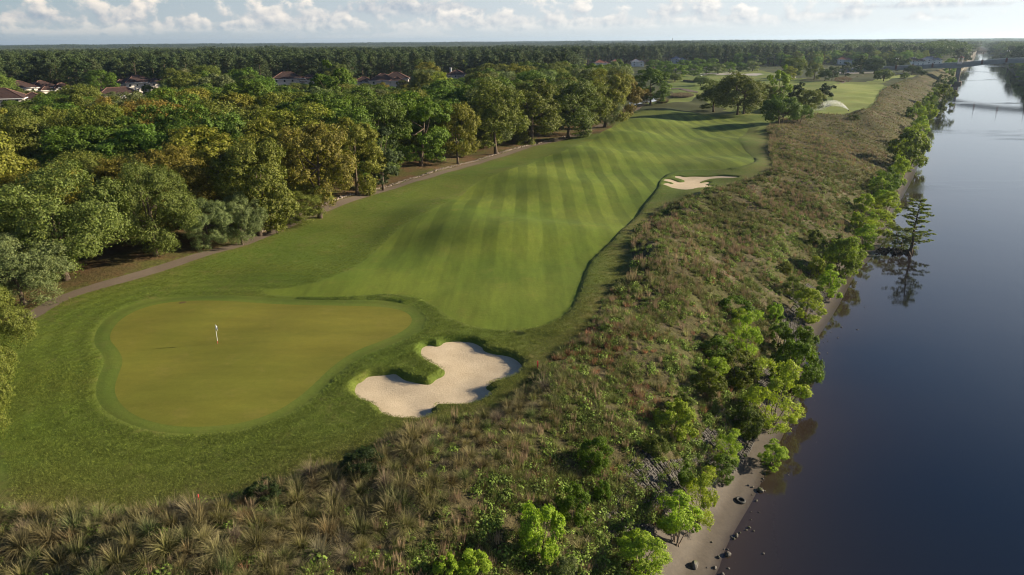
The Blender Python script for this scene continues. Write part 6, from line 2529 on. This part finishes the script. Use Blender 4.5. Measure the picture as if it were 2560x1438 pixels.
# ------------------------------------------------------------------ far things on the skyline and the second hole
def skyline():
    def far_at(px, d):
        v = pdir(px, 400)
        a = math.atan2(v[0], v[1])
        return math.sin(a) * d, math.cos(a) * d
    x, y = far_at(57.5, 5200)
    zt = z_on(112.3, x, y)
    o = thing('water_tower', 'white water tower bulb on the horizon above the pine forest', 'water tower', (x, y, 0))
    r = 4.6
    MB().tube([(0, 0, zt - 5.5 * r / 4), (0, 0, zt - r * 1.5), (0, 0, zt - r * .7), (0, 0, zt)], [r * .5, r * 1.15, r * 1.25, r * .3], 14).build('tank', M['white'], o, True)
    MB().tube([(0, 0, -1), (0, 0, zt - r)], [r * .35, r * .25], 10).build('stem', M['white'], o)
    x, y = far_at(1663.5, 4200)
    zt = z_on(93, x, y)
    o = thing('radio_mast', 'thin lattice radio mast rising above the horizon', 'mast', (x, y, 0))
    mb = MB()
    for k in range(3):
        a = 2.1 * k
        mb.tube([(1.6 * math.cos(a), 1.6 * math.sin(a), 0), (.8 * math.cos(a), .8 * math.sin(a), zt * .9)], [.5, .4], 4)
    mb.build('legs', M['dark'], o)
    br = MB()
    for z in np.arange(6, zt * .9, 6):
        br.box((0, 0, z), (2.2, 2.2, .4))
    br.build('bracing', M['red'], o)
    MB().tube([(0, 0, zt * .88), (0, 0, zt)], [.4, .15], 5).build('aerial', M['white'], o)
    x, y = far_at(2030.5, 6000)
    zt = z_on(103.4, x, y)
    o = thing('apartment_block', 'grey flat-topped block just breaking the horizon over the woods', 'building', (x, y, 0), -math.atan2(x, y))
    MB().box((0, 0, zt / 2), (15, 12, zt)).build('wall', M['concrete'], o)
    MB().box((0, 0, zt + .6), (9, 8, 2.5)).build('roof_house', M['concrete'], o)
    # retaining wall of timber and a parked buggy on the second hole
    x0, y0, z0 = on_ground(1708, 204)
    x1, y1, z1 = on_ground(1746, 206)
    o = thing('timber_wall', 'low dark timber retaining wall beside the far fairway', 'wall', ((x0 + x1) / 2, (y0 + y1) / 2, z0), math.atan2(y1 - y0, x1 - x0))
    L = math.hypot(x1 - x0, y1 - y0)
    for k in range(3):
        MB().box((0, 0, .2 + k * .41), (L, .4, .39)).build('timber', M['wood_dark'], o)
    x, y, z = on_ground(1752, 191)
    o = thing('golf_cart', 'white golf cart parked at the end of the car park', 'golf cart', (x, y, z), .5)
    MB().box((0, 0, .55), (2.3, 1.15, .45), 0, .94).build('body', M['white'], o)
    MB().box((-.25, 0, .95), (.7, 1.0, .4)).build('seat', M['stucco'], o)
    MB().box((-.1, 0, 1.95), (1.9, 1.2, .09)).build('canopy', M['white'], o)
    for sx in (-.85, .75):
        for sy in (-.5, .5):
            MB().tube([(sx, sy, .75), (sx * .9, sy, 1.9)], [.03, .03], 5).build('canopy_post', M['dark'], o)
            MB().tube([(sx, sy - .09, .25), (sx, sy + .09, .25)], [.25, .25], 12).build('wheel', M['rubber'], o)
    # pale clubhouse drive and bunker flashes past the far tee
    for nm, pts, mt, lab in (('road', [(1760, 189), (1840, 186), (1905, 190), (1990, 196), (1990, 193), (1900, 184), (1830, 181), (1755, 185)], 'road', None),
                             ('road', [(2055, 180), (2110, 184), (2140, 185), (2260, 186), (2260, 184), (2140, 182), (2105, 178), (2060, 177)], 'road', None),
                             ('cart_path', [(2098, 210), (2112, 207), (2132, 196), (2160, 189), (2156, 188), (2125, 195), (2107, 205), (2092, 209)], 'path', None),
                             ('cart_path', [(1676, 222), (1700, 220), (1730, 226), (1745, 230), (1745, 233), (1722, 230), (1700, 223), (1676, 224)], 'path', None)):
        c = np.array([on_ground(*p)[:2] for p in pts])
        c = resample(c, 6)
        vv = np.column_stack([c, ground_z(c[:, 0], c[:, 1]) + .12])
        tri = delaunay_2d_cdt([Vector(q) for q in c], [], [list(range(len(c)))], 1, 1e-4)
        V2 = np.array([(q[0], q[1]) for q in tri[0]])
        V3 = np.column_stack([V2, ground_z(V2[:, 0], V2[:, 1]) + .12])
        F = [list(f) for f in tri[2]]
        mb = MB().add(V3, F)
        o = mb.build(nm, M[mt])
        o['kind'] = 'structure'
    # a tongue of tawny ornamental grass on the second hole and at the tee
    rng = np.random.default_rng(44)
    for nm, cpx, nn, tint, lab in (('reed_bed', (1703, 240, 30, 5), 260, (.13, .10, .075), 'purple-brown bed of tall ornamental grass beside the pond'),
                                   ('heather_patch', (2108, 200, 22, 6), 200, (.15, .10, .075), 'reddish rough grass patch beside the far tee path'),
                                   ('pond_reeds', (1656, 254, 14, 5), 130, (.10, .085, .045), 'mound of brown reeds at the near shore of the pond')):
        cx, cy, rx, ry = cpx
        pts = []
        for _ in range(nn):
            a, r = rng.uniform(0, 6.28), math.sqrt(rng.uniform())
            q = P(cx + rx * r * math.cos(a), cy + ry * r * math.sin(a))
            pts.append((q[0], q[1], gz(*q)))
        pts = np.array(pts)
        k = len(pts)
        s = rng.uniform(1.2, 2.0, k)
        coll = bpy.data.collections.get('bank_plant_source')
        scatter_stuff(nm, lab, pts, rng.uniform(0, 6.28, k), np.column_stack([s, s, s]), rng.integers(3, 6, k), np.array(tint) * rng.uniform(.7, 1.3, (k, 1)), coll)
    # right bank: tall trees at the water's edge
    for key, bx, by, ty, w, tint, lab in (('oak2', 2556, 172, 108, 66, 'dark', 'tall dark tree on the far river bank at the edge of the view'), ('pine1', 2522, 158, 112, 40, 'pine', 'pine on the far river bank beside the tall dark tree'),
                                          ('oak0', 2500, 150, 118, 40, 'moss', 'bushy tree on the far river bank above the dock'), ('oak1', 2482, 143, 116, 30, 'dark', 'rounded tree on the far river bank where the river narrows'),
                                          ('pine0', 2428, 150, 113, 34, 'pine', 'tall pine on the near shore behind the bridge'), ('oak3', 2412, 160, 130, 28, 'dark', 'dark waterside tree under the bridge span'), ('pine2', 2400, 160, 118, 30, 'pine', 'pine behind the bridge pavilion')):
        tree_px(key, bx, by, ty, w, tint, lab, group='trees at the river beyond the bridge')
    # dock
    x, y = W(2503, 163)
    o = thing('dock', 'low dark dock with piles at the far river bank', 'dock', (x, y, WATER), math.radians(-20))
    for k in range(5):
        MB().box((-8 + 4 * k, 0, .9), (3.9, 2.4, .2)).build('plank_section', M['wood_dark'], o)
        for sy in (-1, 1):
            MB().tube([(-8 + 4 * k, sy * 1.1, -2), (-8 + 4 * k, sy * 1.1, 1.9)], [.16, .15], 6).build('pile', M['wood_dark'], o)
    MB().box((3, 0, 2.2), (4, 2.2, 2.2)).build('shed', M['wood_dark'], o)


skyline()


# ------------------------------------------------------------------ air
def haze():
    me = MB().box((0, 7000, 0), (46000, 19000, 1)).mesh('haze', M['white'])
    co = np.array([v.co for v in me.vertices])
    co[:, 2] = np.where(co[:, 2] < 0, WATER - 4.0, HAZE_TOP)
    me.vertices.foreach_set('co', co.astype(np.float32).ravel())
    me.update()
    me.materials.clear()
    m = bpy.data.materials.new('haze')
    m.use_nodes = True
    N = NT(m.node_tree)
    N.n.clear()
    out = N.new('ShaderNodeOutputMaterial')
    v = N.new('ShaderNodeVolumePrincipled')
    v.inputs['Color'].default_value = (.62, .80, 1.0, 1)
    v.inputs['Density'].default_value = HAZE_DENSITY
    v.inputs['Anisotropy'].default_value = .45
    N.l.new(v.outputs[0], out.inputs['Volume'])
    me.materials.append(m)
    o = link('haze', me)
    o['kind'] = 'stuff'
    o['label'] = 'thin bluish haze over the whole landscape'


HAZE_TOP = 90.0
HAZE_DENSITY = 0.55e-4
haze()
